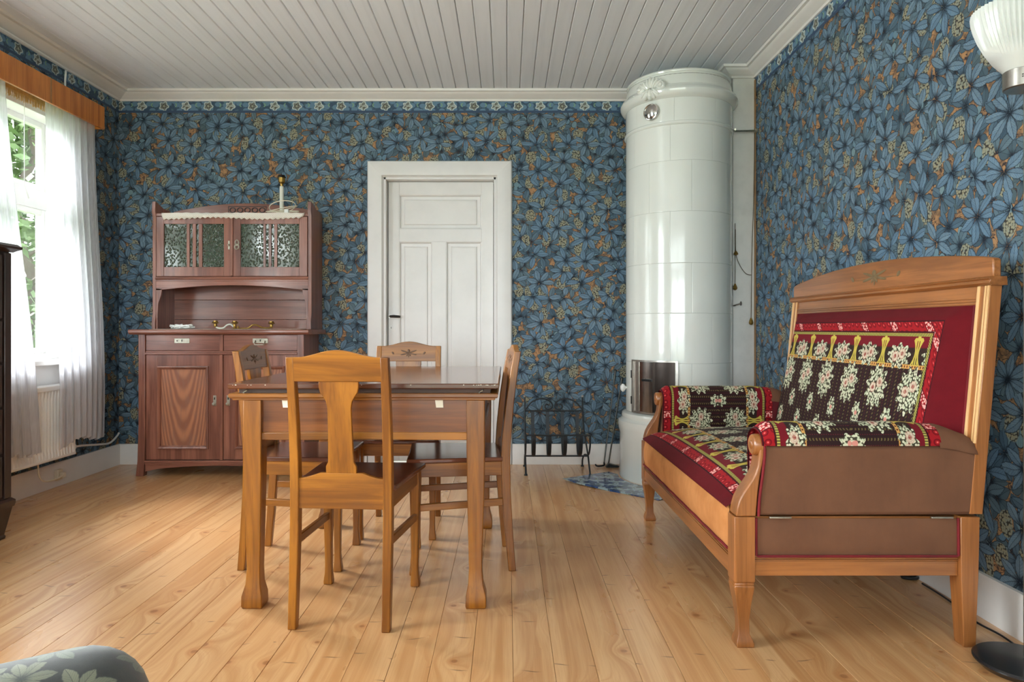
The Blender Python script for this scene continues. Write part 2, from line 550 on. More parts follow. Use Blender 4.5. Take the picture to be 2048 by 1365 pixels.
def mk_velvet(name, a, b, sheen=0.35):
    g = G(name)
    v = g.tc('Object')
    n = g.noise(v, 7.0, 4, 0.6)
    n2 = g.noise(g.vmul(v, (40, 40, 6)), 1, 2)
    c = g.mix(g.smooth(n, 0.3, 0.7), a, b)
    c = g.mix(g.smooth(n2, 0.45, 0.8) * 0.15, c, tuple(x * 0.6 for x in b[:3]) + (1,))
    g.bump(g.noise(v, 500, 1), 0.15, 0.001)
    g.set(Base_Color=c, Roughness=0.9, Sheen_Weight=sheen, Sheen_Roughness=0.4, Sheen_Tint=a)
    return g.mat
M['tan_velvet'] = mk_velvet('tan_velvet', lin(208, 142, 84), lin(184, 118, 62))
M['brown_velvet'] = mk_velvet('brown_velvet', lin(110, 72, 48), lin(100, 64, 42), 0.12)
M['red_cord'] = mk_velvet('red_piping_cord', lin(120, 22, 28), lin(92, 15, 22), 0.05)
M['red_velvet'] = mk_velvet('dark_red_velvet', lin(92, 12, 20), lin(76, 9, 16), 0.05)


def mk_floral():
    g = G('dark_leaf_upholstery')
    x, y, z = g.sep(g.tc('Object'))
    u = y + z * 0.35
    v = x - z * 0.35
    m1, s1, h1, v1, c1, r1 = fan(g, u, v, 12.0, 1.3, 7, 0.60, 0.14)
    p = g.comb(u, v, 0)
    base = g.mix(g.noise(p, 90, 2), lin(30, 32, 32), lin(48, 48, 44))
    leaf = g.mix(c1, lin(112, 112, 92), lin(86, 92, 78))
    leaf = g.mix(s1, lin(44, 48, 44), leaf)
    c = g.mix(m1, base, leaf)
    g.bump(g.noise(p, 600, 1), 0.2, 0.001)
    g.set(Base_Color=c, Roughness=0.8, Sheen_Weight=0.3)
    return g.mat
M['floral'] = mk_floral()


def mk_tile():
    g = G('white_glazed_tile')
    r = g.rnd()
    v = g.vadd(g.tc('Object'), g.comb(r * 9, r * 5, r * 7))
    n = g.noise(v, 5.0, 2)
    c = g.mix(n, lin(226, 228, 222), lin(216, 218, 212))
    c = g.mix(r * 0.3, c, lin(214, 216, 209))
    g.bump(g.noise(g.vmul(v, (9, 9, 1.5)), 1.0, 1), 0.03, 0.01)
    g.set(Base_Color=c, Roughness=0.16, Coat_Weight=0.5, Coat_Roughness=0.05)
    return g.mat
M['tile'] = mk_tile()


def mk_pane(name, refl=1.0):
    g = G(name)
    t = g.t
    tr = g.n('ShaderNodeBsdfTransparent')
    gl = g.n('ShaderNodeBsdfGlossy')
    gl.inputs['Roughness'].default_value = 0.02
    fz = g.n('ShaderNodeFresnel')
    geo = g.n('ShaderNodeNewGeometry')
    g.put(fz.inputs[0], g.linr(S(g, geo.outputs['Backfacing']), 0, 1, 1.45, 1 / 1.45))
    mx = g.n('ShaderNodeMixShader')
    tr.inputs[0].default_value = (0.96, 0.98, 0.97, 1)
    t.links.new(fz.outputs[0], mx.inputs[0])
    t.links.new(tr.outputs[0], mx.inputs[1])
    t.links.new(gl.outputs[0], mx.inputs[2])
    t.links.new(mx.outputs[0], g.out.inputs[0])
    return g.mat
M['glass'] = mk_pane('window_glass')


def mk_bubbled():
    g = G('hammered_cabinet_glass')
    v = g.tc('Object')
    d, _, _ = g.vor(g.vmul(v, (1, 1, 0.85)), 85, 1.0, '3D')
    bn = g.n('ShaderNodeBump')
    bn.inputs['Strength'].default_value = 0.8
    bn.inputs['Distance'].default_value = 0.006
    g.put(bn.inputs['Height'], g.smooth(d, 0.1, 0.6))
    g.set(Base_Color=lin(50, 64, 46), Roughness=0.10, Specular_IOR_Level=0.9, Coat_Weight=0.6, Coat_Roughness=0.05)  # opaque; green of the garden reflection is put into the base colour
    g.put(g.b.inputs['Normal'], S(g, bn.outputs[0]))
    g.put(g.b.inputs['Coat Normal'], S(g, bn.outputs[0]))
    return g.mat
M['bubbled'] = mk_bubbled()


def mk_sheer():
    g = G('sheer_white_voile')
    t = g.t
    df = g.n('ShaderNodeBsdfDiffuse')
    df.inputs[0].default_value = lin(228, 228, 232)
    tl = g.n('ShaderNodeBsdfTranslucent')
    tl.inputs[0].default_value = lin(196, 197, 204)
    tp = g.n('ShaderNodeBsdfTransparent')
    tp.inputs[0].default_value = (1, 1, 1, 1)
    m1 = g.n('ShaderNodeMixShader'); m1.inputs[0].default_value = 0.55
    m2 = g.n('ShaderNodeMixShader')
    w = g.noise(g.vmul(g.tc('Object'), (300, 300, 8)), 1, 1)
    g.put(m2.inputs[0], g.linr(w, 0.3, 0.7, 0.16, 0.34))
    t.links.new(df.outputs[0], m1.inputs[1]); t.links.new(tl.outputs[0], m1.inputs[2])
    t.links.new(m1.outputs[0], m2.inputs[1]); t.links.new(tp.outputs[0], m2.inputs[2])
    t.links.new(m2.outputs[0], g.out.inputs[0])
    return g.mat
M['sheer'] = mk_sheer()


def mk_lace():
    g = G('crocheted_lace')
    u, v, _ = g.sep(g.tc('UV'))
    a = g.sin(u * 520) * g.sin(v * 520)
    c = g.mix(g.smooth(a, 0.55, 0.8), lin(226, 220, 210), lin(128, 100, 90))
    g.set(Base_Color=c, Roughness=0.9)
    return g.mat
M['lace'] = mk_lace()


def mk_opal():
    g = G('ribbed_opal_glass')
    g.set(Base_Color=lin(226, 228, 226), Roughness=0.25, Subsurface_Weight=0.0, Coat_Weight=0.4, Transmission_Weight=0.0)
    g.b.inputs['Base Color'].default_value = lin(206, 209, 206)
    return g.mat
M['opal'] = mk_opal()


def mk_burr():
    g = G('figured_door_veneer')
    x, y, z = g.sep(g.tc('Object'))
    wv = g.noise(g.comb(x * 3, 0, z * 2), 1, 3)
    q = x * x * 34.0 - z * 1.2 + wv * 0.22
    r = g.fr(q * 6.0)
    n = g.noise(g.comb(x * 40, 0, z * 8), 1, 3)
    c = g.mix(g.smooth(g.abs(r - 0.5), 0.45, 0.1), lin(172, 116, 86), lin(138, 90, 70))
    c = g.mix(g.smooth(n, 0.45, 0.7) * 0.5, c, lin(132, 98, 86))
    g.set(Base_Color=c, Roughness=0.28, Coat_Weight=0.3, Coat_Roughness=0.12)
    return g.mat
M['burr'] = mk_burr()


def mk_sheet():
    g = G('blue_patterned_hearth_sheet')
    x, y, z = g.sep(g.tc('Object'))
    m1, s1, h1, v1, c1, r1 = fan(g, x, y, 9.0, 0.4, 6, 0.55, 0.16, 0.3)
    p = g.comb(x, y, 0)
    base = g.mix(g.noise(p, 30, 3), lin(142, 160, 168), lin(168, 180, 178))
    c = g.mix(m1, base, g.mix(s1, lin(40, 58, 96), lin(62, 88, 136)))
    n = g.abs(g.noise(p, 14, 2, 0.5, 1.0) - 0.5)
    c = g.mix(g.smooth(n, 0.02, 0.008), c, lin(120, 130, 110))
    g.set(Base_Color=c, Roughness=0.22, Coat_Weight=0.3)
    return g.mat
M['sheet'] = mk_sheet()


def mk_leaf(name, a, b):
    g = G(name)
    n = g.noise(g.tc('Object'), 3.0, 3)
    c = g.mix(n, a, b)
    g.set(Base_Color=c, Roughness=0.6)
    return g.mat
M['leaf1'] = mk_leaf('birch_leaves', lin(96, 118, 62), lin(58, 82, 40))
M['leaf2'] = mk_leaf('fir_needles', lin(64, 88, 52), lin(40, 60, 36))
M['bark'] = plain('bark', lin(88, 74, 62), 0.9, 0, 0.1, 5)
M['pale_bead'] = wood('pale_bead_wood', lin(226, 184, 130), lin(204, 156, 100), 'z', 0.35, 0.1, 0.2, 0.2)
M['blind_cloth'] = plain('grey_green_blind_cloth', lin(150, 158, 152), 0.8)
M['fringe'] = plain('yellow_fringe', lin(196, 158, 92), 0.8, 0, 0.08, 40)
M['lawn'] = mk_leaf('lawn_grass', lin(92, 112, 58), lin(66, 86, 40))


# ------------------------------------------------------------------ mesh helper
class MB:
    def __init__(s): s.v, s.f, s.uv = [], [], {}

    def add(s, vs, fs, uvs=None):
        b = len(s.v)
        s.v += [tuple(p) for p in vs]
        s.f += [tuple(i + b for i in f) for f in fs]
        if uvs:
            for i, q in enumerate(uvs): s.uv[b + i] = q
        return s

    def box(s, x0, x1, y0, y1, z0, z1):
        return s.add([(x0, y0, z0), (x1, y0, z0), (x1, y1, z0), (x0, y1, z0), (x0, y0, z1), (x1, y0, z1), (x1, y1, z1), (x0, y1, z1)],
                     [(3, 2, 1, 0), (4, 5, 6, 7), (0, 1, 5, 4), (1, 2, 6, 5), (2, 3, 7, 6), (3, 0, 4, 7)])

    def prism(s, pts, axis, a0, a1):
        n = len(pts)
        mk = {'x': lambda p, a: (a, p[0], p[1]), 'y': lambda p, a: (p[0], a, p[1]), 'z': lambda p, a: (p[0], p[1], a)}[axis]
        vs = [mk(p, a0) for p in pts] + [mk(p, a1) for p in pts]
        fs = [tuple(range(n))[::-1], tuple(range(n, 2 * n))] + [(i, (i + 1) % n, n + (i + 1) % n, n + i) for i in range(n)]
        return s.add(vs, fs)

    def loft(s, rings, caps=True, closed=True):
        n = len(rings[0])
        vs = [p for r in rings for p in r]
        fs = []
        for i in range(len(rings) - 1):
            for j in range(n if closed else n - 1):
                k = (j + 1) % n
                fs.append((i * n + j, i * n + k, (i + 1) * n + k, (i + 1) * n + j))
        if caps:
            fs.append(tuple(range(n))[::-1])
            fs.append(tuple(range((len(rings) - 1) * n, len(rings) * n)))
        return s.add(vs, fs)

    def sq(s, secs):
        """square tapering member: list of (x, y, z, hx, hy) upward"""
        return s.loft([[(x - a, y - b, z), (x + a, y - b, z), (x + a, y + b, z), (x - a, y + b, z)] for x, y, z, a, b in secs])

    def lathe(s, prof, c=(0, 0, 0), n=24, axis='z', a0=0.0, a1=2 * PI, caps=True):
        full = abs(a1 - a0 - 2 * PI) < 1e-6
        m = n if full else n + 1
        rings = []
        for r, h in prof:
            ring = []
            for i in range(m):
                a = a0 + (a1 - a0) * i / n
                ca, sa = r * math.cos(a), r * math.sin(a)
                if axis == 'z': ring.append((c[0] + ca, c[1] + sa, c[2] + h))
                elif axis == 'y': ring.append((c[0] + ca, c[1] + h, c[2] + sa))
                else: ring.append((c[0] + h, c[1] + ca, c[2] + sa))
            rings.append(ring)
        return s.loft(rings, caps=caps and full, closed=full)

    def tube(s, path, r, n=6, rs=None):
        P = [Vector(p) for p in path]
        rings = []
        up = Vector((0, 0, 1))
        for i, p in enumerate(P):
            d = (P[min(i + 1, len(P) - 1)] - P[max(i - 1, 0)])
            if d.length < 1e-9: d = Vector((0, 0, 1))
            d.normalize()
            if i == 0:
                a = d.cross(up)
                if a.length < 0.2: a = d.cross(Vector((1, 0, 0)))
                a.normalize()
            else:
                a = (a - d * a.dot(d))
                a.normalize()
            b = d.cross(a)
            q = rs[i] if rs else r
            rings.append([tuple(p + a * (q * math.cos(2 * PI * k / n)) + b * (q * math.sin(2 * PI * k / n))) for k in range(n)])
        return s.loft(rings)

    def grid(s, fn, nu, nv):
        vs, uvs = [], []
        for i in range(nu + 1):
            for j in range(nv + 1):
                p, q = fn(i / nu, j / nv)
                vs.append(p); uvs.append(q)
        fs = [(i * (nv + 1) + j, (i + 1) * (nv + 1) + j, (i + 1) * (nv + 1) + j + 1, i * (nv + 1) + j + 1) for i in range(nu) for j in range(nv)]
        return s.add(vs, fs, uvs)

    def ell(s, c, r, rot=None, nu=10, nv=6):
        R = rot or Matrix.Identity(3)
        rings = []
        for j in range(nv + 1):
            ph = -PI / 2 + PI * j / nv
            k = max(math.cos(ph), 0.02)
            rings.append([tuple(Vector(c) + R @ Vector((r[0] * k * math.cos(2 * PI * i / nu), r[1] * k * math.sin(2 * PI * i / nu), r[2] * math.sin(ph)))) for i in range(nu)])
        return s.loft(rings)

    def shift(s, d):
        s.v = [(x - d[0], y - d[1], z - d[2]) for x, y, z in s.v]
        return s

    def mesh(s, name, mat, smooth=30):
        me = bpy.data.meshes.new(name)
        me.from_pydata(s.v, [], s.f)
        if s.uv:
            ul = me.uv_layers.new(name='UVMap')
            for lp in me.loops: ul.data[lp.index].uv = s.uv.get(lp.vertex_index, (0, 0))
        bm = bmesh.new(); bm.from_mesh(me)
        bmesh.ops.recalc_face_normals(bm, faces=bm.faces)
        bm.to_mesh(me); bm.free()
        if mat: me.materials.append(mat)
        if smooth:
            me.polygons.foreach_set('use_smooth', [True] * len(me.polygons))
            me.set_sharp_from_angle(angle=math.radians(smooth))
        me.update()
        return me


ORG = {}


def obj(name, mb, mat, parent=None, bevel=0.0, smooth=32, local=False, label=None, kind=None):
    """one mesh object; vertices given in world space unless local"""
    org = ORG.get(parent.name, Vector((0, 0, 0))) if parent else Vector((0, 0, 0))
    if not local and org.length > 0: mb.shift(org)
    me = mb if isinstance(mb, bpy.types.Mesh) else mb.mesh(name, mat, smooth)
    o = bpy.data.objects.new(name, me)
    COL.objects.link(o)
    if parent:
        o.parent = parent
        ORG[o.name] = org
    if bevel:
        bv = o.modifiers.new('soft_edges', 'BEVEL')
        bv.width = bevel; bv.segments = 2; bv.limit_method = 'ANGLE'; bv.angle_limit = math.radians(40)
    if label: o['label'] = label
    if kind: o['kind'] = kind
    return o


def tag(o, label, cat, group=None):
    o['label'] = label; o['category'] = cat
    if group: o['group'] = group
    return o


def thing(name, label, cat, loc=(0, 0, 0), rz=0.0, group=None):
    o = bpy.data.objects.new(name, None)
    o.empty_display_size = 0.1
    COL.objects.link(o)
    o.location = loc; o.rotation_euler = (0, 0, rz)
    ORG[o.name] = Vector(loc)
    return tag(o, label, cat, group)


def struct(name, mb, mat, parent=None, bevel=0.0, smooth=32):
    o = obj(name, mb, mat, parent, bevel, smooth)
    if not parent: o['kind'] = 'structure'
    return o


def place(name, me, parent, loc, rz=0.0):
    o = bpy.data.objects.new(name, me)
    COL.objects.link(o)
    o.parent = parent; o.location = loc; o.rotation_euler = (0, 0, rz)
    return o


def lerp(a, b, t): return a + (b - a) * t


def sstep(a, b, x):
    t = max(0.0, min(1.0, (x - a) / (b - a)))
    return t * t * (3 - 2 * t)


def spline(pts, n=8):
    """Catmull-Rom through points"""
    P = [Vector(p) for p in pts]
    out = []
    for i in range(len(P) - 1):
        p0, p1, p2, p3 = P[max(i - 1, 0)], P[i], P[i + 1], P[min(i + 2, len(P) - 1)]
        for k in range(n):
            t = k / n
            out.append(0.5 * ((2 * p1) + (p2 - p0) * t + (2 * p0 - 5 * p1 + 4 * p2 - p3) * t * t + (3 * p1 - p0 - 3 * p2 + p3) * t ** 3))
    out.append(P[-1])
    return [tuple(p) for p in out]


# ------------------------------------------------------------------ room shell
XL, XR, YB, YF, ZC = -2.86, 1.66, 5.03, -1.60, 2.737

fl = struct('floor', MB().box(XL - .2, XR + .2, YF - .2, YB + .2, -0.10, -0.022), M['gap'])
PW = 0.122
nm = int((XR - XL + 0.2) / PW) + 1
prof = lambda w: [(-w, -0.022), (w, -0.022), (w, -0.0012), (w - 0.0009, 0.0), (-w + 0.0009, 0.0), (-w, -0.0012)]
plank_me = MB().prism(prof(PW / 2 - 0.0004), 'y', YF - 0.05, YB + 0.05).mesh('plank', M['floor'], 0)
for i in range(nm):
    x = XL + 0.03 + (i + 0.5) * PW - 0.08
    place('plank', plank_me, fl, (x, 0, random.uniform(-0.0006, 0.0)))

ce = struct('ceiling', MB().box(XL - .2, XR + .2, YF - .2, YB + .2, ZC + 0.016, ZC + 0.10), M['ceil_gap'])
BW = 0.0923
bp = lambda w: [(-w, 0.018), (-w, 0.006), (-w + 0.004, 0.0), (w - 0.004, 0.0), (w, 0.006), (w, 0.018)]
board_me = MB().prism(bp(BW / 2 - 0.0012), 'y', YF - 0.05, YB + 0.05).mesh('plank', M['ceiling'], 0)
i0 = int(math.floor(XL / BW))
i1 = int(math.ceil(XR / BW))
for i in range(i0, i1):
    place('plank', board_me, ce, ((i + 0.5) * BW, 0, ZC + random.uniform(0, 0.0008)))


def wall_sheet(mb, plane, c, a0, a1, z0, z1):
    """rectangle of wall face with uv in metres; plane 'x' or 'y'"""
    mk = (lambda a, z: (c, a, z)) if plane == 'x' else (lambda a, z: (a, c, z))
    mb.add([mk(a0, z0), mk(a1, z0), mk(a1, z1), mk(a0, z1)], [(0, 1, 2, 3)], [(a0, z0), (a1, z0), (a1, z1), (a0, z1)])


def wall_solid(name, plane, c, th, a0, a1, holes, mat):
    """wall slab with rectangular holes; face at c, body towards c+th; uv metres on all faces"""
    mb = MB()
    cuts = sorted(set([a0, a1] + [h[0] for h in holes] + [h[1] for h in holes]))
    z0, z1 = -0.02, ZC + 0.02
    for p, q in zip(cuts[:-1], cuts[1:]):
        hs = [h for h in holes if h[0] <= p + 1e-6 and h[1] >= q - 1e-6]
        spans = [(z0, z1)]
        if hs:
            h = hs[0]
            spans = [(z0, h[2]), (h[3], z1)]
        for s0, s1 in spans:
            if s1 - s0 < 0.03: continue
            vs, uvs = [], []
            for dep in (c, c + th):
                for a, z in ((p, s0), (q, s0), (q, s1), (p, s1)):
                    vs.append((dep, a, z) if plane == 'x' else (a, dep, z))
                    uvs.append((a + (dep - c), z))
            mb.add(vs, [(0, 1, 2, 3), (7, 6, 5, 4), (0, 4, 5, 1), (1, 5, 6, 2), (2, 6, 7, 3), (3, 7, 4, 0)], uvs)
    return struct(name, mb, mat, smooth=0)


W1 = (3.15, 4.44, 0.80, 2.36)
W2 = (0.42, 1.69, 0.80, 2.36)
W3 = (-2.30, 1.10, 0.35, 2.45)  # opening added behind the camera for the front fill lamp
DO = (-0.905, -0.085, -0.03, 2.108)
wl = wall_solid('wall_left', 'x', XL, -0.15, YF - .2, YB + .2, [W1, W2], M['wallpaper'])
wb = wall_solid('wall_back', 'y', YB, 0.20, XL - .24, XR + .24, [DO], M['wallpaper'])
wr = wall_solid('wall_right', 'x', XR, 0.20, YF - .2, YB + .2, [], M['wallpaper'])
wf = wall_solid('wall_front', 'y', YF, -0.24, XL - .24, XR + .24, [W3], M['wallpaper'])

# printed border strips below the cornice
BZ0, BZ1 = 2.588, 2.682
def border(plane, c, a0, a1, par):
    mb = MB()
    mk = (lambda a, z: (c, a, z)) if plane == 'x' else (lambda a, z: (a, c, z))
    mb.add([mk(a0, BZ0), mk(a1, BZ0), mk(a1, BZ1), mk(a0, BZ1)], [(0, 1, 2, 3)],
           [(a0, 0), (a1, 0), (a1, BZ1 - BZ0), (a0, BZ1 - BZ0)])
    obj('wallpaper_border', mb, M['border'], par, smooth=0, label='printed border strip of pale flowers on blue')
border('y', YB - 0.0015, XL, XR, wb)
border('x', XL + 0.0015, YF, YB, wl)
border('x', XR - 0.0015, YF, 4.57, wr)
border('y', YF + 0.0015, XL, XR, wf)

# cornices: profile (distance from wall, z)
cprof = [(0, 2.672), (0.012, 2.672), (0.016, 2.684), (0.026, 2.688), (0.036, 2.694), (0.052, 2.704), (0.066, 2.712), (0.072, 2.720), (0.088, 2.722), (0.092, 2.738), (0, 2.738)]
# the left-hand cornice is a wider, stepped one
struct('trim_1', MB().prism([(YB - d, z) for d, z in cprof], 'x', XL, 1.52), M['white'])
struct('trim_2', MB().prism([(XL + d * 1.25, z) for d, z in cprof], 'y', YF, YB), M['white'])
struct('trim_3', MB().prism([(XR - d, z) for d, z in cprof], 'y', YF, 4.57), M['white'])

# boxed post in the right-hand corner, cornice returned round it
PX0, PY0 = 1.512, 4.57
struct('trim_4', MB().box(PX0, XR + .05, PY0, YB + .05, 0, ZC), M['post_white'], bevel=0.003)
tp = MB()
path = [(PX0, YB), (PX0, PY0), (XR, PY0)]
rings = []
for (x, y), (nx, ny) in zip(path, ((-1, 0), (-1, -1), (0, -1))):
    rings.append([(x + nx * d, y + ny * d, z) for d, z in cprof])
tp.loft(rings)
struct('trim_5', tp, M['white'])
obj('raw_edge', MB().box(XR - 0.006, XR - 0.001, PY0 - 0.022, PY0 - 0.001, 0.16, 2.66), M['raw_edge'], wr, label='torn raw edge of wallpaper beside the post')

# baseboards
def bb(pts, axis, a0, a1, name):
    return struct(name, MB().prism(pts, axis, a0, a1), M['white'])
bpr = [(0, 0), (0.022, 0), (0.022, 0.135), (0.016, 0.149), (0, 0.149)]
bb([(YB - d, z) for d, z in bpr], 'x', XL, -1.028, 'baseboard_back')
struct('trim_6', MB().prism([(YB - d, z) for d, z in bpr], 'x', 0.039, PX0), M['white'])
bb([(XL + d, z) for d, z in bpr], 'y', YF, YB - 0.022, 'baseboard_left')
bb([(XR - d, z) for d, z in bpr], 'y', YF, PY0, 'baseboard_right')

# ------------------------------------------------------------------ panelled door
dr = struct('door_1', MB().box(-0.945, -0.045, YB + 0.155, YB + 0.195, 0.004, 2.13), M['gap'])
y = YB
cas = [(0, 0), (0.010, 0.010), (0.014, 0.020), (0.100, 0.028), (0.114, 0.024), (0.122, 0.0)]
def casing(side):
    mb = MB()
    if side == 'top':
        r = [[(-0.907 - 0.121 * (d / 0.122), y - h, 2.112 + d) for d, h in cas], [(-0.083 + 0.121 * (d / 0.122), y - h, 2.112 + d) for d, h in cas]]
    else:
        x0, sg = (-0.907, -1) if side == 'left' else (-0.083, 1)
        r = [[(x0 + sg * d, y - h, 0.0) for d, h in cas], [(x0 + sg * d, y - h, 2.112 + d) for d, h in cas]]
    return mb.loft(r)
for sd in ('left', 'right', 'top'): obj('door_casing', casing(sd), M['white_door'], dr)
jm = MB()
jm.box(-0.907, -0.893, YB - 0.002, YB + 0.16, 0, 2.112)
jm.box(-0.097, -0.083, YB - 0.002, YB + 0.16, 0, 2.112)
jm.box(-0.907, -0.083, YB - 0.002, YB + 0.16, 2.098, 2.112)
obj('door_jamb', jm, M['white_door'], dr)
# leaf: stiles and rails round three sunk panels
lx0, lx1, ly = -0.888, -0.102, YB + 0.075
leaf = MB()
XA, XB2, XC, XD = -0.806, -0.560, -0.455, -0.190   # panel edges
leaf.box(lx0, XA, ly, ly + .04, 0.005, 2.095)
leaf.box(XD, lx1, ly, ly + .04, 0.005, 2.095)
leaf.box(XA, XD, ly, ly + .04, 2.000, 2.095)
leaf.box(XA, XD, ly, ly + .04, 1.648, 1.742)
leaf.box(XA, XD, ly, ly + .04, 0.005, 0.24)
leaf.box(XB2, XC, ly, ly + .04, 0.24, 1.648)
lf = obj('door_leaf', leaf, M['white_door'], dr, bevel=0.002)
for a0, a1, z0, z1 in ((XA, XD, 1.742, 2.000), (XA, XB2, 0.24, 1.648), (XC, XD, 0.24, 1.648)):
    pm = MB()
    ring = lambda i, d: [(a0 + i, ly + d, z0 + i), (a1 - i, ly + d, z0 + i), (a1 - i, ly + d, z1 - i), (a0 + i, ly + d, z1 - i)]
    pm.loft([ring(0.0, 0.002), ring(0.006, 0.004), ring(0.012, 0.020), ring(0.034, 0.022), ring(0.040, 0.014), ring(0.05, 0.012)], caps=False)
    r = ring(0.05, 0.012)
    pm.add(r, [(0, 1, 2, 3)])
    obj('door_panel', pm, M['white_door'], lf, smooth=20)
hd = MB()
hd.lathe([(0.012, -0.012), (0.012, 0.0)], (-0.872, ly, 1.088), 12, 'y')
hd.tube([(-0.872, ly - 0.01, 1.088), (-0.872, ly - 0.045, 1.088), (-0.862, ly - 0.05, 1.088)], 0.006, 8)
obj('door_handle_spindle', hd, M['nickel'], lf)
obj('door_handle', MB().tube([(-0.868, ly - 0.05, 1.088), (-0.84, ly - 0.05, 1.089), (-0.79, ly - 0.048, 1.085)], 0.010, 8, [0.009, 0.011, 0.009]), M['black_plastic'], lf, label='black lever handle')
kp = MB().lathe([(0.013, -0.004), (0.013, 0.0)], (-0.866, ly, 1.005), 14, 'y')
obj('keyhole_plate', kp, M['white_plastic'], lf)
obj('keyhole', MB().box(-0.868, -0.864, ly - 0.0055, ly - 0.003, 0.996, 1.012), M['black_plastic'], lf)


# ------------------------------------------------------------------ windows
def window(name, plane, c, out, a0, a1, z0, z1):
    """casement window with four panes in a wall face at c; out = sign of outward direction"""
    def bx(mb, p0, p1, d0, d1, q0, q1):
        e0, e1 = c + out * d0, c + out * d1
        e0, e1 = min(e0, e1), max(e0, e1)
        if plane == 'x': mb.box(e0, e1, p0, p1, q0, q1)
        else: mb.box(p0, p1, e0, e1, q0, q1)
        return mb
    fr = MB()
    bx(fr, a0, a0 + 0.05, -0.005, 0.155, z0, z1)
    bx(fr, a1 - 0.05, a1, -0.005, 0.155, z0, z1)
    bx(fr, a0, a1, -0.005, 0.155, z1 - 0.05, z1)
    bx(fr, a0, a1, -0.005, 0.165, z0, z0 + 0.04)
    mid = (a0 + a1) / 2
    bx(fr, mid - 0.03, mid + 0.03, 0.10, 0.16, z0, z1)
    bx(fr, a0, a1, 0.10, 0.16, 1.755, 1.875)
    w = struct(name, fr, M['frame_white'], bevel=0.003)
    for p0, p1 in ((a0 - 0.10, a0 + 0.006), (a1 - 0.006, a1 + 0.10)):
        obj('window_casing', bx(MB(), p0, p1, -0.022, 0.0, z0 - 0.02, z1 + 0.10), M['frame_white'], w, bevel=0.004)
    obj('window_casing', bx(MB(), a0 - 0.10, a1 + 0.10, -0.026, 0.0, z1 - 0.006, z1 + 0.10), M['frame_white'], w, bevel=0.004)
    obj('window_sill', bx(MB(), a0 - 0.12, a1 + 0.12, -0.11, 0.06, z0 - 0.025, z0 + 0.008), M['frame_white'], w, bevel=0.006)
    obj('sill_apron', bx(MB(), a0 - 0.10, a1 + 0.10, -0.03, 0.0, z0 - 0.19, z0 - 0.025), M['frame_white'], w, bevel=0.004)
    for p0, p1 in ((a0 + 0.05, mid - 0.03), (mid + 0.03, a1 - 0.05)):
        for q0, q1 in ((z0 + 0.04, 1.755), (1.875, z1 - 0.05)):
            s = MB()
            k = 0.034
            bx(s, p0, p0 + k, 0.11, 0.15, q0, q1); bx(s, p1 - k, p1, 0.11, 0.15, q0, q1)
            bx(s, p0 + k, p1 - k, 0.11, 0.15, q0, q0 + k); bx(s, p0 + k, p1 - k, 0.11, 0.15, q1 - k, q1)
            sh = obj('sash', s, M['frame_white'], w, bevel=0.003)
            obj('pane', bx(MB(), p0 + k, p1 - k, 0.128, 0.131, q0 + k, q1 - k), M['glass'], sh, smooth=0)
    return w
window('window_1', 'x', XL, -1, *W1)
window('window_2', 'x', XL, -1, *W2)
window('added_window_3', 'y', YF, -1, *W3)  # unseen glazed opening, added to let the front fill light in

# ------------------------------------------------------------------ garden outside
struct('ground', MB().box(-40, 40, -40, 40, -0.75, -0.70), M['lawn'])


def tree(x, y, h, r, leafmat, label, seed, base=0.15):
    rg = random.Random(seed)
    t = thing('garden_tree', label, 'tree', (x, y, -0.7), 0, 'trees in the garden outside the window')
    tr = MB()
    pts = [(x + rg.uniform(-.05, .05) * k, y + rg.uniform(-.05, .05) * k, -0.7 + h * k / 6) for k in range(7)]
    tr.tube(pts, 0.1, 7, [0.14 - 0.018 * k for k in range(7)])
    for k in range(7):
        a = rg.uniform(0, 2 * PI); z = -0.7 + h * rg.uniform(.25, .8)
        tr.tube([(x, y, z), (x + math.cos(a) * r * .4, y + math.sin(a) * r * .4, z + .25), (x + math.cos(a) * r * .75, y + math.sin(a) * r * .75, z + .35)], 0.03, 5, [0.045, 0.03, 0.012])
    obj('trunk', tr, M['bark'], t)
    lv = MB()
    for k in range(2600):
        z = rg.uniform(base, 1.0)
        rad = r * (math.sin(PI * min(1, (z - base) / (1 - base) * 0.9 + 0.1)) ** 0.7)
        a = rg.uniform(0, 2 * PI)
        q = rad * math.sqrt(rg.random()) * rg.uniform(0.75, 1.05)
        cx, cy, cz = x + q * math.cos(a), y + q * math.sin(a), -0.7 + h * z
        d = Vector((rg.gauss(0, 1), rg.gauss(0, 1), rg.gauss(0, .7))).normalized()
        e = d.cross(Vector((rg.gauss(0, 1), rg.gauss(0, 1), rg.gauss(0, 1)))).normalized()
        s = rg.uniform(0.06, 0.13)
        c = Vector((cx, cy, cz))
        lv.add([c - d * s, c + e * s * .5, c + d * s, c - e * s * .5], [(0, 1, 2, 3)])
    o = obj('foliage', lv, leafmat, t, smooth=0)
tree(-6.7, 9.5, 4.9, 1.15, M['leaf1'], 'pale green leafy tree seen through the window by the curtain', 1, .03)
tree(-9.6, 12.9, 6.8, 1.9, M['leaf2'], 'dark green tree behind the pale one outside the window', 2, .03)
tree(-14.5, 19.5, 8.5, 2.8, M['leaf1'], 'tall pale green tree furthest from the window', 3, .03)

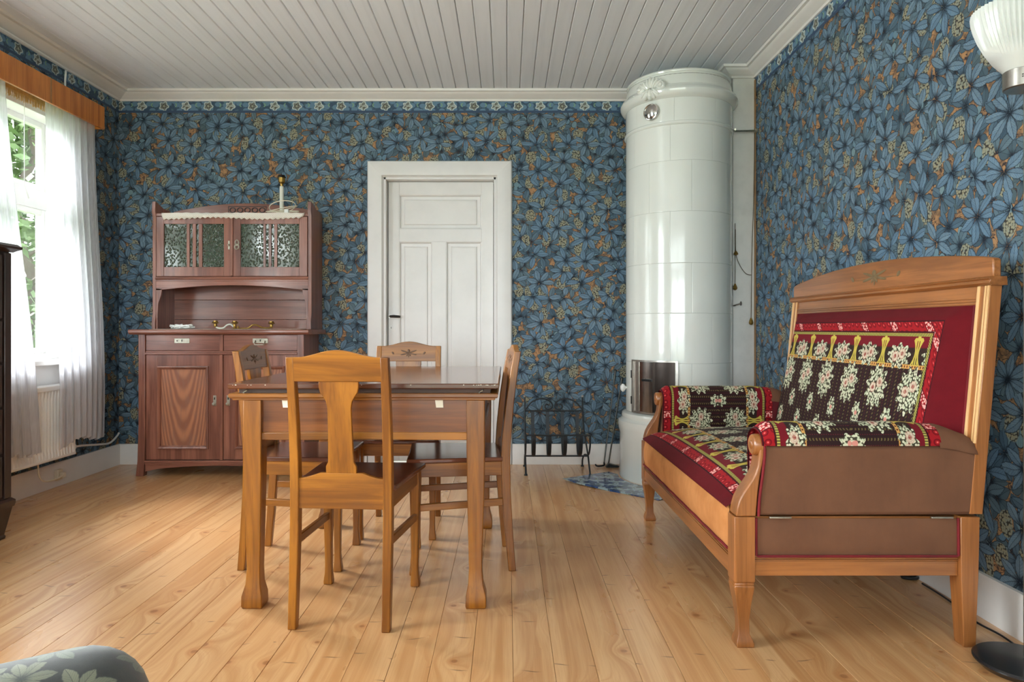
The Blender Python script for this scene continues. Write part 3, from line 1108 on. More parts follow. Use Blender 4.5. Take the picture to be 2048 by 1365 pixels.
# ------------------------------------------------------------------ tiled stove
SX, SY = 1.153, 4.60
VA = math.atan2(SX, SY)                      # direction camera -> stove axis
def stove_ang(deg):
    """polar angle (about +x) of a point seen deg to the right of the stove's middle"""
    return -PI / 2 - VA + math.radians(deg)
st = thing('tiled_stove', 'tall round white glazed tile stove standing in the corner behind the sofa', 'stove', (SX, SY, 0))
R = 0.347
def clampx(mb, lim=PX0 - 0.004):
    mb.v = [(min(a, lim), b, c) for a, b, c in mb.v]
    return mb
obj('stove_core', clampx(MB().lathe([(R - 0.012, 0.02), (R - 0.012, 2.60)], (SX, SY, 0), 64)), M['grout'], st)
obj('plinth', clampx(MB().lathe([(0.05, 0), (0.388, 0), (0.392, 0.012), (0.388, 0.30), (0.398, 0.335), (0.401, 0.36), (0.398, 0.385), (0.380, 0.395), (0.374, 0.405), (0.377, 0.42), (0.372, 0.435), (0.352, 0.446), (0.05, 0.449)], (SX, SY, 0), 72)), M['tile'], st)

def tile_mesh(name, h, span=45.0, rr=R, seg=9):
    mb = MB()
    a0, a1 = math.radians(0.06), math.radians(span - 0.06)
    prof = [(rr - 0.010, 0.0004), (rr - 0.0006, 0.0004), (rr, 0.0014), (rr, 0.004), (rr, h - 0.004), (rr, h - 0.0014), (rr - 0.0006, h - 0.0004), (rr - 0.010, h - 0.0004)]
    angs = [a0, a0 + 0.0035, a0 + 0.010] + [a0 + (a1 - a0) * k / seg for k in range(1, seg)] + [a1 - 0.010, a1 - 0.0035, a1]
    rings = []
    for i, a in enumerate(angs):
        dr = 0.0007 if i in (0, len(angs) - 1) else 0.0
        rings.append([((r - dr) * math.cos(a), (r - dr) * math.sin(a), z) for r, z in prof])
    mb.loft(rings)
    return mb.mesh(name, M['tile'], 40)
rows = [0.449, 0.778, 1.094, 1.410, 1.734, 2.053, 2.278]
for k in range(6):
    me = tile_mesh('tile', rows[k + 1] - rows[k])
    a = stove_ang((-7 if k % 2 else 15) - 1.0)
    for j in range(8):
        place('tile', me, st, (0, 0, rows[k]), a + j * PI / 4)
me = tile_mesh('tile', 0.145, 45, R + 0.001)
for j in range(8): place('tile', me, st, (0, 0, 2.302), stove_ang(-4) + j * PI / 4)
obj('band_moulding', MB().lathe([(R - .01, 2.274), (R + 0.004, 2.277), (R + 0.010, 2.284), (R + 0.010, 2.294), (R + 0.004, 2.302), (R - .01, 2.305)], (SX, SY, 0), 72), M['tile'], st)
obj('crown_moulding', MB().lathe([(R - .01, 2.446), (R + .004, 2.447), (R + 0.010, 2.452), (R + 0.022, 2.458), (R + 0.034, 2.474), (R + 0.037, 2.492), (R + 0.030, 2.508), (R + 0.016, 2.518), (R + 0.010, 2.530), (R + 0.002, 2.534), (R + 0.000, 2.545),
     (R - 0.004, 2.575), (R - 0.014, 2.602), (R - 0.016, 2.610), (R - 0.008, 2.614), (R - 0.006, 2.622), (R - 0.012, 2.630), (0.05, 2.632)], (SX, SY, 0), 72), M['tile'], st)
# vent cap and moulded acanthus ornament on the front
fa = stove_ang(-27.5)
fd = Vector((math.cos(fa), math.sin(fa), 0)); ft = Vector((-math.sin(fa), math.cos(fa), 0))
RF = Matrix((ft, fd, Vector((0, 0, 1)))).transposed()
vc = MB().lathe([(0.0532, 0.0), (0.0532, 0.022), (0.050, 0.030), (0.046, 0.031), (0.044, 0.028), (0.030, 0.036), (0.001, 0.040)], (0, 0, 0), 28, 'y')
vc.v = [tuple(Vector((SX, SY, 2.372)) + fd * (R - 0.008) + RF @ Vector((-p[0], p[1], p[2]))) for p in vc.v]
obj('vent_cap', vc, M['chrome'], st)
orn = MB()
oc = Vector((SX, SY, 2.505)) + fd * (R + 0.022)
def oe(x, z, rx, rz, ang=0.0, d=0.0, t=0.016):
    Rm = RF @ Matrix.Rotation(ang, 3, 'Y')
    orn.ell(oc + ft * -x + fd * (d - abs(x) * abs(x) * 1.2) + Vector((0, 0, z)), (rx, t, rz), Rm, 10, 6)
for k in range(-3, 4): oe(0.028 * k * 0.62, 0.052 - abs(k) * 0.006, 0.013, 0.036, -k * 0.30, 0.002)
for sgn in (-1, 1):
    oe(sgn * 0.070, 0.018, 0.034, 0.032, 0, 0.002, 0.020)
    oe(sgn * 0.074, 0.020, 0.018, 0.017, 0, 0.014, 0.016)
    oe(sgn * 0.040, -0.012, 0.012, 0.034, sgn * 0.8, 0.004)
    oe(sgn * 0.026, -0.034, 0.010, 0.026, sgn * 0.35, 0.004)
    oe(sgn * 0.110, -0.012, 0.034, 0.010, sgn * 0.35, -0.004, 0.012)
oe(0, -0.02, 0.016, 0.030, 0, 0.006)
oe(0, -0.048, 0.011, 0.016, 0, 0.004)
obj('acanthus_ornament', orn, M['tile'], st)
# stove doors: curved steel frame, left leaf folded back in front of the right one
def curved(a0, a1, z0, z1, r0, r1, n=8):
    mb = MB()
    rings = []
    for k in range(n + 1):
        a = stove_ang(lerp(a0, a1, k / n))
        rings.append([(SX + r * math.cos(a), SY + r * math.sin(a), z) for r, z in ((r0, z0), (r1, z0), (r1, z1), (r0, z1))])
    return mb.loft(rings)
fr = thing_frame = curved(-55, -52.5, 0.452, 0.795, R - 0.01, R + 0.014, 2)
f2 = curved(-2.5, 0, 0.452, 0.795, R - 0.01, R + 0.014, 2); fr.add(f2.v, f2.f)
f3 = curved(-55, 0, 0.786, 0.795, R - 0.01, R + 0.014, 12); fr.add(f3.v, f3.f)
f4 = curved(-55, 0, 0.452, 0.461, R - 0.01, R + 0.014, 12); fr.add(f4.v, f4.f)
obj('door_frame', fr, M['nickel'], st)
ld = obj('stove_door', curved(-52, -33, 0.463, 0.784, R + 0.001, R + 0.007, 8), M['chrome'], st)
obj('door_strip', curved(-48.5, -43.5, 0.464, 0.783, R + 0.007, R + 0.010, 3), M['nickel'], ld)
rd = obj('stove_door', curved(-26, -3, 0.463, 0.784, R - 0.004, R + 0.003, 8), M['dark_metal'], st, label='dark right-hand stove door')
obj('door_edge', curved(-33, -25.5, 0.463, 0.784, R + 0.002, R + 0.020, 3), M['chrome'], rd)
for zz in (0.70, 0.53):
    a = stove_ang(-55.5)
    hm = MB().lathe([(0.006, -0.025), (0.006, 0.025)], (SX + (R + .012) * math.cos(a), SY + (R + .012) * math.sin(a), zz), 8)
    obj('hinge', hm, M['hinge_dark'], st)
obj('latch', curved(-37, -26, 0.662, 0.676, R + 0.02, R + 0.030, 4), M['hinge_dark'], st)
nb = MB()
a = stove_ang(-75)
nb.lathe([(0.008, 0.0), (0.012, 0.01), (0.026, 0.02), (0.028, 0.03), (0.014, 0.042)], (0, 0, 0), 14, 'y')
d2 = Vector((math.cos(a), math.sin(a), 0)); t2 = Vector((-math.sin(a), math.cos(a), 0))
nb.v = [tuple(Vector((SX, SY, 0.60)) + d2 * R + t2 * p[0] + d2 * p[1] + Vector((0, 0, p[2]))) for p in nb.v]
obj('side_vent_knob', nb, M['white_plastic'], st)

# damper rod, pull chains and hook at the post
rod = MB()
rod.tube([(1.478, 4.42, 2.289), (1.50, 4.50, 2.30), (1.655, 4.53, 2.312)], 0.007, 6)
rod.box(1.645, 1.659, 4.515, 4.545, 2.302, 2.322)
tag(obj('damper_rod', rod, M['old_nickel']), 'thin steel rod bridging the stove top and the right wall', 'rod')
def bead(mb, c, r=0.016, l=0.022):
    mb.lathe([(0.002, l * 1.1), (r * .35, l * .9), (r * .8, l * .2), (r, -l * .35), (r * .7, -l * .8), (0.002, -l)], c, 10)
pc = thing('damper_pull_chain', 'bronze damper chain with ball weights hanging in front of the white post', 'chain', (1.645, 4.548, 2.30))
obj('cord', MB().tube(spline([(1.650, 4.55, 2.312), (1.644, 4.548, 1.9), (1.630, 4.546, 1.45), (1.625, 4.545, 1.06)], 5), 0.0022, 5), M['cord_bronze'], pc)
obj('loop', MB().tube(spline([(1.522, 4.55, 1.66), (1.524, 4.545, 1.50), (1.550, 4.545, 1.42), (1.590, 4.545, 1.365), (1.626, 4.545, 1.355)], 6), 0.0022, 5), M['cord_bronze'], pc)
m_ = MB(); bead(m_, (1.625, 4.545, 1.045), 0.015, 0.024)
obj('weight', m_, M['brass'], pc)
m_ = MB(); bead(m_, (1.524, 4.545, 1.50), 0.016, 0.014)
obj('weight', m_, M['brass'], pc)
pc2 = thing('damper_pull_chain', 'shorter bronze chain with one pear weight close beside the stove', 'chain', (1.519, 4.548, 1.66))
obj('cord', MB().tube([(1.5195, 4.549, 1.70), (1.5195, 4.549, 1.30)], 0.0022, 5), M['cord_bronze'], pc2)
m_ = MB(); bead(m_, (1.5195, 4.548, 1.275), 0.015, 0.022)
obj('weight', m_, M['brass'], pc2)
hk = MB()
hk.tube([(1.517, 4.570, 1.15), (1.525, 4.545, 1.155), (1.552, 4.540, 1.163)], 0.005, 6)
hk.lathe([(0.012, -0.003), (0.016, 0.0), (0.012, 0.004)], (1.555, 4.540, 1.165), 10, 'x')
tag(obj('coat_hook', hk, M['nickel']), 'small steel hook with round end screwed to the white post', 'hook')

# hearth sheet, poker and tongs, log rack
pl = [(0.36, 4.43), (0.88, 3.957)]
far = Vector((1.20, 4.285)); lft = Vector((0.36, 4.43)); top = Vector((0.697, 4.756))
arc = []
for k in range(11):
    a = lerp(math.radians(-72), math.radians(-203), k / 10)
    arc.append((SX + 0.402 * math.cos(a), SY + 0.402 * math.sin(a)))
arc = [p for p in arc if (Vector(p) - top).length > 0.02 and (p[0] - 0.36) + (p[1] - 4.43) < 0.66]
poly = [(0.36, 4.43), (0.45, 4.345), (0.62, 4.19), (0.88, 3.957), (1.19, 4.27)] + arc + [(0.705, 4.748)]
sh = MB().prism(poly, 'z', 0.0006, 0.0022)
sh.v = [(a, b, c + 0.022 * sstep(0.22, 0.0, math.hypot(a - 0.36, b - 4.43))) for a, b, c in sh.v]
tag(obj('hearth_sheet', sh, M['sheet'], smooth=10), 'blue flower-patterned floor sheet laid cornerwise before the stove, one corner curling up', 'floor sheet')

def leaner(name, label, cat, foot, head, kind):
    t = thing(name, label, cat, (foot[0], foot[1], 0))
    obj('shaft', MB().tube([foot, head], 0.0055, 7), M['grey_iron'], t)
    h = MB()
    if kind == 'poker':
        h.tube(spline([(foot[0], foot[1], 0.03), (foot[0] + 0.0, foot[1] - 0.01, 0.012), (foot[0] - 0.05, foot[1] - 0.03, 0.010), (foot[0] - 0.065, foot[1] - 0.02, 0.02)], 4), 0.006, 6)
    else:
        h.prism([(foot[0] - 0.02, 0.004), (foot[0] + 0.07, 0.004), (foot[0] + 0.075, 0.012), (foot[0], 0.030)], 'y', foot[1] - 0.03, foot[1] + 0.015)
    obj('tip' if kind == 'poker' else 'scoop', h, M['hinge_dark'], t)
    g = MB()
    v = (Vector(head) - Vector(foot)).normalized()
    q = Vector(head)
    g.tube([q - v * 0.05, q - v * 0.02, q + v * 0.01, q + v * 0.035, q + v * 0.045], 0.01, 8, [0.006, 0.010, 0.007, 0.011, 0.003])
    obj('handle', g, M['grey_iron'], t)
leaner('fire_poker', 'iron poker leaning on the wall, left of two fire tools beside the stove', 'poker', (0.700, 4.930, 0.012), (0.790, 5.000, 0.655), 'poker')
leaner('ash_shovel', 'iron ash shovel leaning nearest the stove side, right of two fire tools', 'shovel', (0.728, 4.910, 0.012), (0.835, 4.985, 0.60), 'scoop')

rk = thing('log_rack', 'black wrought iron rack with scrolled top standing empty by the back wall', 'rack', (0.33, 4.79, 0))
xl, xr_ = 0.128, 0.545
def rail(name, pts, r=0.006):
    return obj(name, MB().tube(pts, r, 7), M['black_iron'], rk)
for x in (xl, xr_):
    s = 1 if x == xr_ else 0
    rail('upright', spline([(x, 4.93, 0.503), (x, 4.915, 0.40), (x + .006 * s, 4.88, 0.27), (x + 0.022 * s, 4.785, 0.115), (x + 0.02 * s, 4.70, 0.06), (x + 0.02 * s, 4.635, 0.010)], 5))
    rail('upright', spline([(x + 0.02 * s, 4.640, 0.275), (x + 0.022 * s, 4.655, 0.20), (x + .02 * s, 4.73, 0.125), (x + .008 * s, 4.86, 0.10), (x, 4.915, 0.06), (x, 4.94, 0.008)], 5))
    for yy in (4.635, 4.94):
        obj('foot', MB().lathe([(0.012, 0), (0.012, 0.006), (0.006, 0.012)], (x + (0.02 * s if yy < 4.8 else 0), yy, 0), 10), M['black_iron'], rk)
    obj('finial', MB().ell((x, 4.93, 0.508), (0.010, 0.010, 0.010)), M['nickel'], rk)
rail('top_rail', [(xl, 4.915, 0.405), (xr_, 4.915, 0.405)])
rail('front_rail', [(xl, 4.640, 0.272), (xr_ + .022, 4.640, 0.272)])
rail('bottom_rail', [(xl, 4.765, 0.108), (xr_ + .022, 4.765, 0.108)])
for sgn in (0, 1):
    pts = []
    cx = lerp(xl, xr_, 0.5)
    f = (lambda x: x) if sgn == 0 else (lambda x: xl + xr_ - x)
    pts = [(f(xl + 0.004), 4.915, 0.415), (f(xl + 0.05), 4.915, 0.468), (f(xl + 0.11), 4.915, 0.492), (f(xl + 0.165), 4.915, 0.484), (f(xl + 0.198), 4.915, 0.452), (f(xl + 0.190), 4.915, 0.422), (f(xl + 0.162), 4.915, 0.416), (f(xl + 0.146), 4.915, 0.434), (f(xl + 0.156), 4.915, 0.452), (f(xl + 0.170), 4.915, 0.446)]
    rail('scroll', spline(pts, 5), 0.0055)
for k in range(4):
    x = lerp(xl, xr_ + 0.01, (k + 0.72) / 4.0) - 0.02
    path = spline([(4.913, 0.403), (4.895, 0.27), (4.84, 0.14), (4.77, 0.104), (4.69, 0.145), (4.648, 0.22), (4.640, 0.272)] if False else [(0, 4.913, 0.403), (0, 4.895, 0.27), (0, 4.84, 0.14), (0, 4.77, 0.108), (0, 4.69, 0.145), (0, 4.648, 0.22), (0, 4.640, 0.272)], 4)
    sm = MB().loft([[(x - 0.012, p[1], p[2]), (x + 0.012, p[1], p[2]), (x + 0.012, p[1] + 0.003, p[2] + 0.001), (x - 0.012, p[1] + 0.003, p[2] + 0.001)] for p in path])
    obj('strap', sm, M['black_iron'], rk)

# ------------------------------------------------------------------ buffet cabinet
BX0, BX1, BF, BB = -2.490, -1.372, 4.612, 4.995
bu = thing('buffet_cabinet', 'reddish brown two-tier buffet cabinet with glazed upper doors against the back wall', 'cabinet', ((BX0 + BX1) / 2, 4.80, 0))
mz, mx, my = M['mah_z'], M['mah_x'], M['mah_y']
for sx in (0, 1):
    x0 = BX0 if sx == 0 else BX1 - 0.045
    # front stile running down into a foot, slightly flared
    obj('front_post', MB().sq([(x0 + .022 + (-0.014 if sx == 0 else 0.014), BF + .022, 0.0, .026, .024), (x0 + .022 + (-.006 if sx == 0 else .006), BF + .022, .10, .024, .022), (x0 + .022, BF + .022, .35, .0225, .022), (x0 + .022, BF + .022, .958, .0225, .022)]), mz, bu, bevel=0.002)
    obj('rear_foot', MB().box(x0, x0 + .045, BB - .045, BB, 0, 0.10), mz, bu)
    xs = BX0 + 0.006 if sx == 0 else BX1 - 0.024
    obj('side_panel', MB().box(xs, xs + 0.018, BF + .03, BB, 0.06, 0.958), mz, bu)
obj('back_panel', MB().box(BX0 + .02, BX1 - .02, BB - .012, BB, 0.08, 0.958), mx, bu)
obj('bottom_board', MB().box(BX0 + .03, BX1 - .03, BF + .02, BB - .01, 0.085, 0.105), mx, bu)
obj('worktop', MB().prism([(BF - .045, .966), (BF - .050, .972), (BF - .050, .986), (BF - .042, .992), (BB + .005, .992), (BB + .005, .958), (BF - .030, .958)], 'x', BX0 - .045, BX1 + .045), mx, bu, bevel=0.002)
bm = MB()
bm.box(BX0 + .045, BX1 - .045, BF - .004, BF + .03, 0.822, 0.836)
bm.box(BX0 + .045, BX1 - .045, BF + .006, BF + .03, 0.836, 0.846)
obj('drawer_rail', bm, mx, bu, bevel=0.002)
bm = MB()
bm.box(BX0 + .043, BX1 - .043, BF - .006, BF + .03, 0.092, 0.106)
bm.box(BX0 + .043, BX1 - .043, BF - .002, BF + .03, 0.078, 0.092)
n = 12
ap = [(BX0 + .043, 0.078)] + [(lerp(BX0 + .043, BX1 - .043, k / n), 0.030 + 0.040 * math.sin(PI * k / n) ** 0.6) for k in range(n + 1)] + [(BX1 - .043, 0.078)]
bm.prism(ap[::-1], 'y', BF + .004, BF + .022)
obj('apron', bm, mx, bu, bevel=0.0015)
cx = (BX0 + BX1) / 2
obj('drawer_divider', MB().box(cx - .012, cx + .012, BF + .002, BF + .05, .846, .958), mz, bu, bevel=0.001)
for sx in (0, 1):
    x0, x1 = (BX0 + .047, cx - .013) if sx == 0 else (cx + .013, BX1 - .047)
    d = obj('drawer', MB().box(x0, x1, BF + .008, BF + .03, .848, .955), mx, bu, bevel=0.002)
    xc = (x0 + x1) / 2 + (-.005 if sx == 0 else .0)
    hp = obj('handle_plate', MB().box(xc - .052, xc + .052, BF + .0045, BF + .009, .898, .932), M['old_nickel'], d, bevel=0.002)
    km = MB().box(xc - .003, xc + .003, BF + .0025, BF + .006, .910, .924)
    km.lathe([(0.004, -.003), (0.004, .002)], (xc - .032, BF + .004, .915), 8, 'y')
    obj('keyhole', km, M['hinge_dark'], d)
    if sx == 1:
        obj('bail', MB().tube([(xc - .032, BF + .003, .915), (xc - .034, BF - .014, .893), (xc - .028, BF - .016, .889), (xc + .028, BF - .016, .889), (xc + .034, BF - .014, .893), (xc + .032, BF + .003, .915)], 0.0042, 6), M['old_nickel'], d)
    # lower door with raised moulding and figured panel
    x0, x1 = (BX0 + .048, cx - .004) if sx == 0 else (cx + .012, BX1 - .048)
    z0, z1 = .110, .820
    dm = MB()
    w = 0.078
    dm.box(x0, x0 + w, BF + .008, BF + .03, z0, z1); dm.box(x1 - w - .01, x1, BF + .008, BF + .03, z0, z1)
    dm.box(x0 + w, x1 - w - .01, BF + .008, BF + .03, z0, z0 + .075); dm.box(x0 + w, x1 - w - .01, BF + .008, BF + .03, z1 - .080, z1)
    d = obj('cabinet_door', dm, mz, bu, bevel=0.001)
    a0, a1, q0, q1 = x0 + w, x1 - w - .01, z0 + .075, z1 - .08
    ring = lambda i, dd: [(a0 + i, BF + dd, q0 + i), (a1 - i, BF + dd, q0 + i), (a1 - i, BF + dd, q1 - i), (a0 + i, BF + dd, q1 - i)]
    obj('panel_moulding', MB().loft([ring(-.004, .008), ring(-.002, -.001), ring(.004, -.004), ring(.010, .000), ring(.018, .012), ring(.020, .022)], caps=False), mz, d, smooth=25)
    obj('door_panel', MB().box(a0 + .004, a1 - .004, BF + .018, BF + .026, q0 + .004, q1 - .004).shift(((a0 + a1) / 2, 0, q0)), M['burr'], d, local=True).location = Vector(((a0 + a1) / 2, 0, q0)) - ORG[bu.name]
    xe = x1 - .042 if sx == 0 else x0 + .034
    e = MB().box(xe - .011, xe + .011, BF + .004, BF + .008, .475, .545)
    e = obj('key_plate', e, M['old_nickel'], d, bevel=0.002)
    obj('keyhole', MB().box(xe - .003, xe + .003, BF + .002, BF + .005, .517, .532), M['hinge_dark'], d)
    obj('knob', MB().lathe([(.005, .004), (.005, -.006), (.010, -.010), (.011, -.016), (.006, -.020)], (xe, BF, .489), 10, 'y'), M['old_nickel'], d)
obj('door_strip', MB().box(cx - .012, cx + .010, BF + .000, BF + .014, .108, .822), mz, bu, bevel=0.002)
# upper tier
UX0, UX1, UF, UB = -2.452, -1.352, 4.722, 4.995
sp = [(UF - .010, .992), (UF - .004, .992), (UF - .004, 1.02), (UF - .000, 1.10), (UF, 1.78), (UF - .010, 1.80), (UF - .004, 1.84), (UF + .002, 1.874), (UF + .012, 1.874), (UB, 1.84), (UB, .992)]
for x0, x1 in ((UX0, UX0 + .024), (UX1 - .024, UX1)):
    p2 = [(UF - .012, .992), (UF - .014, 1.04), (UF, 1.10), (UF, 1.775), (UF - .012, 1.81), (UF - .006, 1.876), (UF + .010, 1.876), (UF + .12, 1.842), (UB, 1.835), (UB, .992)]
    obj('upper_side', MB().prism(p2, 'x', x0, x1), mz, bu, bevel=0.0015)
obj('top_board', MB().box(UX0 + .02, UX1 - .02, UF + .002, UB, 1.776, 1.796), mx, bu, bevel=0.002)
n = 14
cr = [(UX0 + .02, 1.70)] + [(UX1 - .02, 1.70)] + [(lerp(UX1 - .02, UX0 + .02, k / n), 1.850 + .062 * math.sin(PI * k / n) ** 0.9) for k in range(n + 1)]
obj('crest_board', MB().prism(cr, 'y', UB - .016, UB), mx, bu, bevel=0.002)
ox = MB()
for k in range(5):
    xc = lerp(-2.00, -1.785, k / 4)
    rg = []
    for i in range(17):
        a = 2 * PI * i / 16
        rg.append((xc + .020 * math.cos(a), UB - .018, 1.862 + .017 * math.sin(a)))
    ox.tube(rg, 0.004, 5)
ox.box(-2.03, -1.755, UB - .019, UB - .015, 1.886, 1.890); ox.box(-2.03, -1.755, UB - .019, UB - .015, 1.838, 1.842)
ox.box(-2.032, -2.028, UB - .019, UB - .015, 1.838, 1.890); ox.box(-1.757, -1.753, UB - .019, UB - .015, 1.838, 1.890)
obj('carved_rings', ox, M['dark_x'], bu, label='row of five carved rings')
obj('cupboard_floor', MB().prism([(UF - .006, 1.352), (UF - .010, 1.344), (UF - .002, 1.336), (UF - .002, 1.326), (UB, 1.326), (UB, 1.358), (UF - .002, 1.358)], 'x', UX0 + .022, UX1 - .022), mx, bu, bevel=0.001)
bk = MB()
for z0, z1 in ((.992, 1.062), (1.064, 1.205), (1.207, 1.326), (1.358, 1.72)):
    obj('back_board', MB().box(UX0 + .02, UX1 - .02, UB - .010, UB, z0, z1), mx, bu, bevel=0.0015)
# arched fascia and shaped brackets of the open niche
n = 16
fx0, fx1 = UX0 + .024, UX1 - .024
fa_ = [(fx0, 1.326)] + [(lerp(fx0, fx1, k / n), 1.262 + .036 * math.sin(PI * k / n)) for k in range(n + 1)] + [(fx1, 1.326)]
obj('niche_fascia', MB().prism(fa_[::-1], 'y', UF, UF + .018), mx, bu, bevel=0.0015)
for sg, xb in ((1, fx0), (-1, fx1)):
    br = [(xb, .992), (xb + sg * .012, .992), (xb + sg * .012, 1.10), (xb + sg * .016, 1.17), (xb + sg * .034, 1.225), (xb + sg * .040, 1.262), (xb + sg * .040, 1.275), (xb, 1.275)]
    obj('niche_bracket', MB().prism(br, 'y', UF, UF + .018), mz, bu, bevel=0.0015)
mid = -1.905
for sx in (0, 1):
    x0, x1 = (fx0 + .004, mid - .004) if sx == 0 else (mid + .012, fx1 - .004)
    z0, z1 = 1.360, 1.772
    st_l, st_r = (.052, .048) if sx == 0 else (.052, .056)
    g0, g1 = x0 + st_l, x1 - st_r
    q0, q1 = z0 + .064, z1 - .050
    dm = MB()
    dm.box(x0, g0, UF - .004, UF + .018, z0, z1); dm.box(g1, x1, UF - .004, UF + .018, z0, z1)
    dm.box(g0, g1, UF - .004, UF + .018, z0, q0); dm.box(g0, g1, UF - .004, UF + .018, q1, z1)
    d = obj('glazed_door', dm, mz, bu, bevel=0.0015)
    W = g1 - g0
    edges = [0, .378, .425, .478, .532, .58, .637, 1] if sx == 0 else [0, .385, .425, .475, .52, .57, .62, 1]
    ed = [g0 + W * e for e in edges]
    for k in (1, 3, 5): obj('glazing_bar', MB().box(ed[k], ed[k + 1], UF - .002, UF + .014, q0, q1), mz, d, bevel=0.001)
    for k in (0, 2, 4, 6): obj('pane', MB().box(ed[k], ed[k + 1], UF + .006, UF + .010, q0, q1), M['bubbled'], d, smooth=0)
    xe = x1 - .012 if sx == 0 else x0 + .028
    if sx == 1:
        e = MB(); e.tube([(xe + .012 * math.cos(a), UF - .008, 1.592 + .018 * math.sin(a)) for a in [2 * PI * i / 12 for i in range(13)]], .004, 6)
        e.tube([(xe + .014 * math.cos(a), UF - .010, 1.562 + .016 * math.sin(a)) for a in [2 * PI * i / 12 for i in range(13)]], .005, 6)
        e.ell((xe, UF - .010, 1.577), (.008, .006, .010))
        obj('key_plate', e, M['old_nickel'], d)
    else:
        e = MB().box(xe - .006, xe + .006, UF - .007, UF - .003, 1.545, 1.605)
        e.ell((xe, UF - .012, 1.575), (.008, .008, .008))
        obj('key_plate', e, M['old_nickel'], d, bevel=0.001)
obj('door_strip', MB().box(mid - .006, mid + .012, UF - .012, UF - .003, 1.362, 1.772), mz, bu, bevel=0.002)

def lace(name, label, x0, x1, y0, y1, z, drop, seed, n=110):
    rg = random.Random(seed)
    ph = rg.uniform(0, 6)
    def fn(a, b):
        x = lerp(x0, x1, a)
        end = min(a, 1 - a) * (x1 - x0)
        wav = 0.004 * math.sin(a * 30 + ph) + 0.003 * math.sin(a * 71 + ph)
        L = (y1 - y0) + drop * (0.85 + 0.15 * math.sin(a * 9 + ph)) * min(1, end / 0.02 + 0.3)
        sc = 0.010 * (0.5 - abs((a * n / 4) % 1.0 - 0.5)) * 2 if b > 0.97 else 0
        s = b * (L + sc)
        if s < (y1 - y0):
            p = (x, y1 - s, z + 0.0015 + 0.0015 * math.sin(a * 90 + b * 20))
        else:
            p = (x, y0 - 0.003 + wav * 0.5 * (s - (y1 - y0)) / max(drop, .001), z + 0.0015 - (s - (y1 - y0)))
        return p, (x, s)
    mb = MB().grid(fn, n, 14)
    o = obj(name, mb, M['lace'], smooth=50)
    sd = o.modifiers.new('thick', 'SOLIDIFY'); sd.thickness = 0.0012
    return tag(o, label, 'lace runner')
lace('lace_runner', 'white crocheted lace runner hanging over the top edge of the buffet', -2.385, -1.40, UF - .012, UB - .05, 1.797, 0.042, 3)
lc = lace('lace_runner', 'cream lace runner lying flat on the buffet worktop under the candle arms', -2.41, -1.40, BF - .010, UB - .03, 0.9925, 0.0, 5)
# crumpled lace / string bundle at the left on the worktop
cb = MB()
rg = random.Random(4)
for k in range(5):
    pts = [(-2.245 + rg.uniform(-.07, .09) , 4.70 + rg.uniform(-.04, .05), 1.000 + abs(rg.gauss(0, .013)) + (.012 if rg.random() < .3 else 0)) for _ in range(8)]
    cb.tube(spline(pts, 6), 0.0035, 6)
tag(obj('crumpled_cord', cb, M['white_plastic']), 'small tangle of white cord lying on the lace at the worktop left', 'cord')

# three-armed brass wall-light arms lying on the worktop
ca = thing('candelabra', 'brass and cream three-armed candle fitting lying on the buffet worktop', 'candelabra', (-1.945, 4.70, 0.995))
yc = 4.70
def px2x(px, Y): return (px - 1014) * Y / 1365
def cup(x, z, y=yc):
    m = MB().lathe([(.003, -.022), (.009, -.018), (.012, -.006), (.010, .002), (.022, .008), (.024, .012), (.016, .016), (.015, .024), (.002, .024)], (x, y, z), 14)
    obj('candle_cup', m, M['brass'], ca)
xs = [px2x(431, yc), px2x(471, yc), px2x(543, yc)]
cup(xs[0], 1.028); cup(xs[1], 1.026, yc - .01); cup(xs[2], 1.024)
obj('arm', MB().tube(spline([(xs[0] + .002, yc, 1.012), (xs[0] + .020, yc, 1.002), (xs[0] + .055, yc, 1.003), (xs[0] + .080, yc, 1.022), (xs[0] + .105, yc, 1.026), (xs[1] - .01, yc, 1.008)], 6), .0055, 7), M['enamel'], ca)
obj('arm', MB().tube(spline([(xs[1] + .012, yc, 1.000), (xs[1] + .085, yc, 1.000), (xs[1] + .115, yc, 1.020), (xs[1] + .145, yc, 1.022), (xs[1] + .185, yc, 1.004), (xs[2] - .02, yc, 1.002), (xs[2] + .004, yc, 1.008)], 6), .0055, 7), M['brass'], ca)
bs = MB().lathe([(.014, .994), (.018, .998), (.012, 1.004), (.009, 1.010)], (xs[1], yc - .01, 0), 12)
bs.tube([(xs[1] + .02, yc - .01, .998), (xs[1] + .024, yc - .01, 1.016)], .006, 6)
obj('stem', bs, M['brass'], ca)

# lamp foot without shade, with its coiled flex, on the buffet top
tl = thing('table_lamp', 'cream table lamp stand without a shade standing on top of the buffet', 'lamp', (-1.605, 4.87, 1.800))
lx, lyy = px2x(563.5, 4.87), 4.87
obj('base', MB().lathe([(.002, 1.7990), (.060, 1.7990), (.064, 1.803), (.060, 1.809), (.030, 1.818), (.014, 1.828), (.002, 1.83)], (lx, lyy, 0), 24), M['enamel'], tl)
obj('stem', MB().lathe([(.0145, 1.825), (.0145, 2.012), (.002, 2.013)], (lx, lyy, 0), 16), M['enamel'], tl)
obj('socket', MB().lathe([(.010, 2.010), (.010, 2.026), (.013, 2.032), (.023, 2.042), (.0245, 2.074), (.002, 2.076)], (lx, lyy, 0), 18), M['brass'], tl)
obj('socket_ring', MB().lathe([(.002, 2.073), (.028, 2.073), (.030, 2.079), (.026, 2.083), (.024, 2.092), (.002, 2.092)], (lx, lyy, 0), 18), M['dark_metal'], tl)
fx = MB()
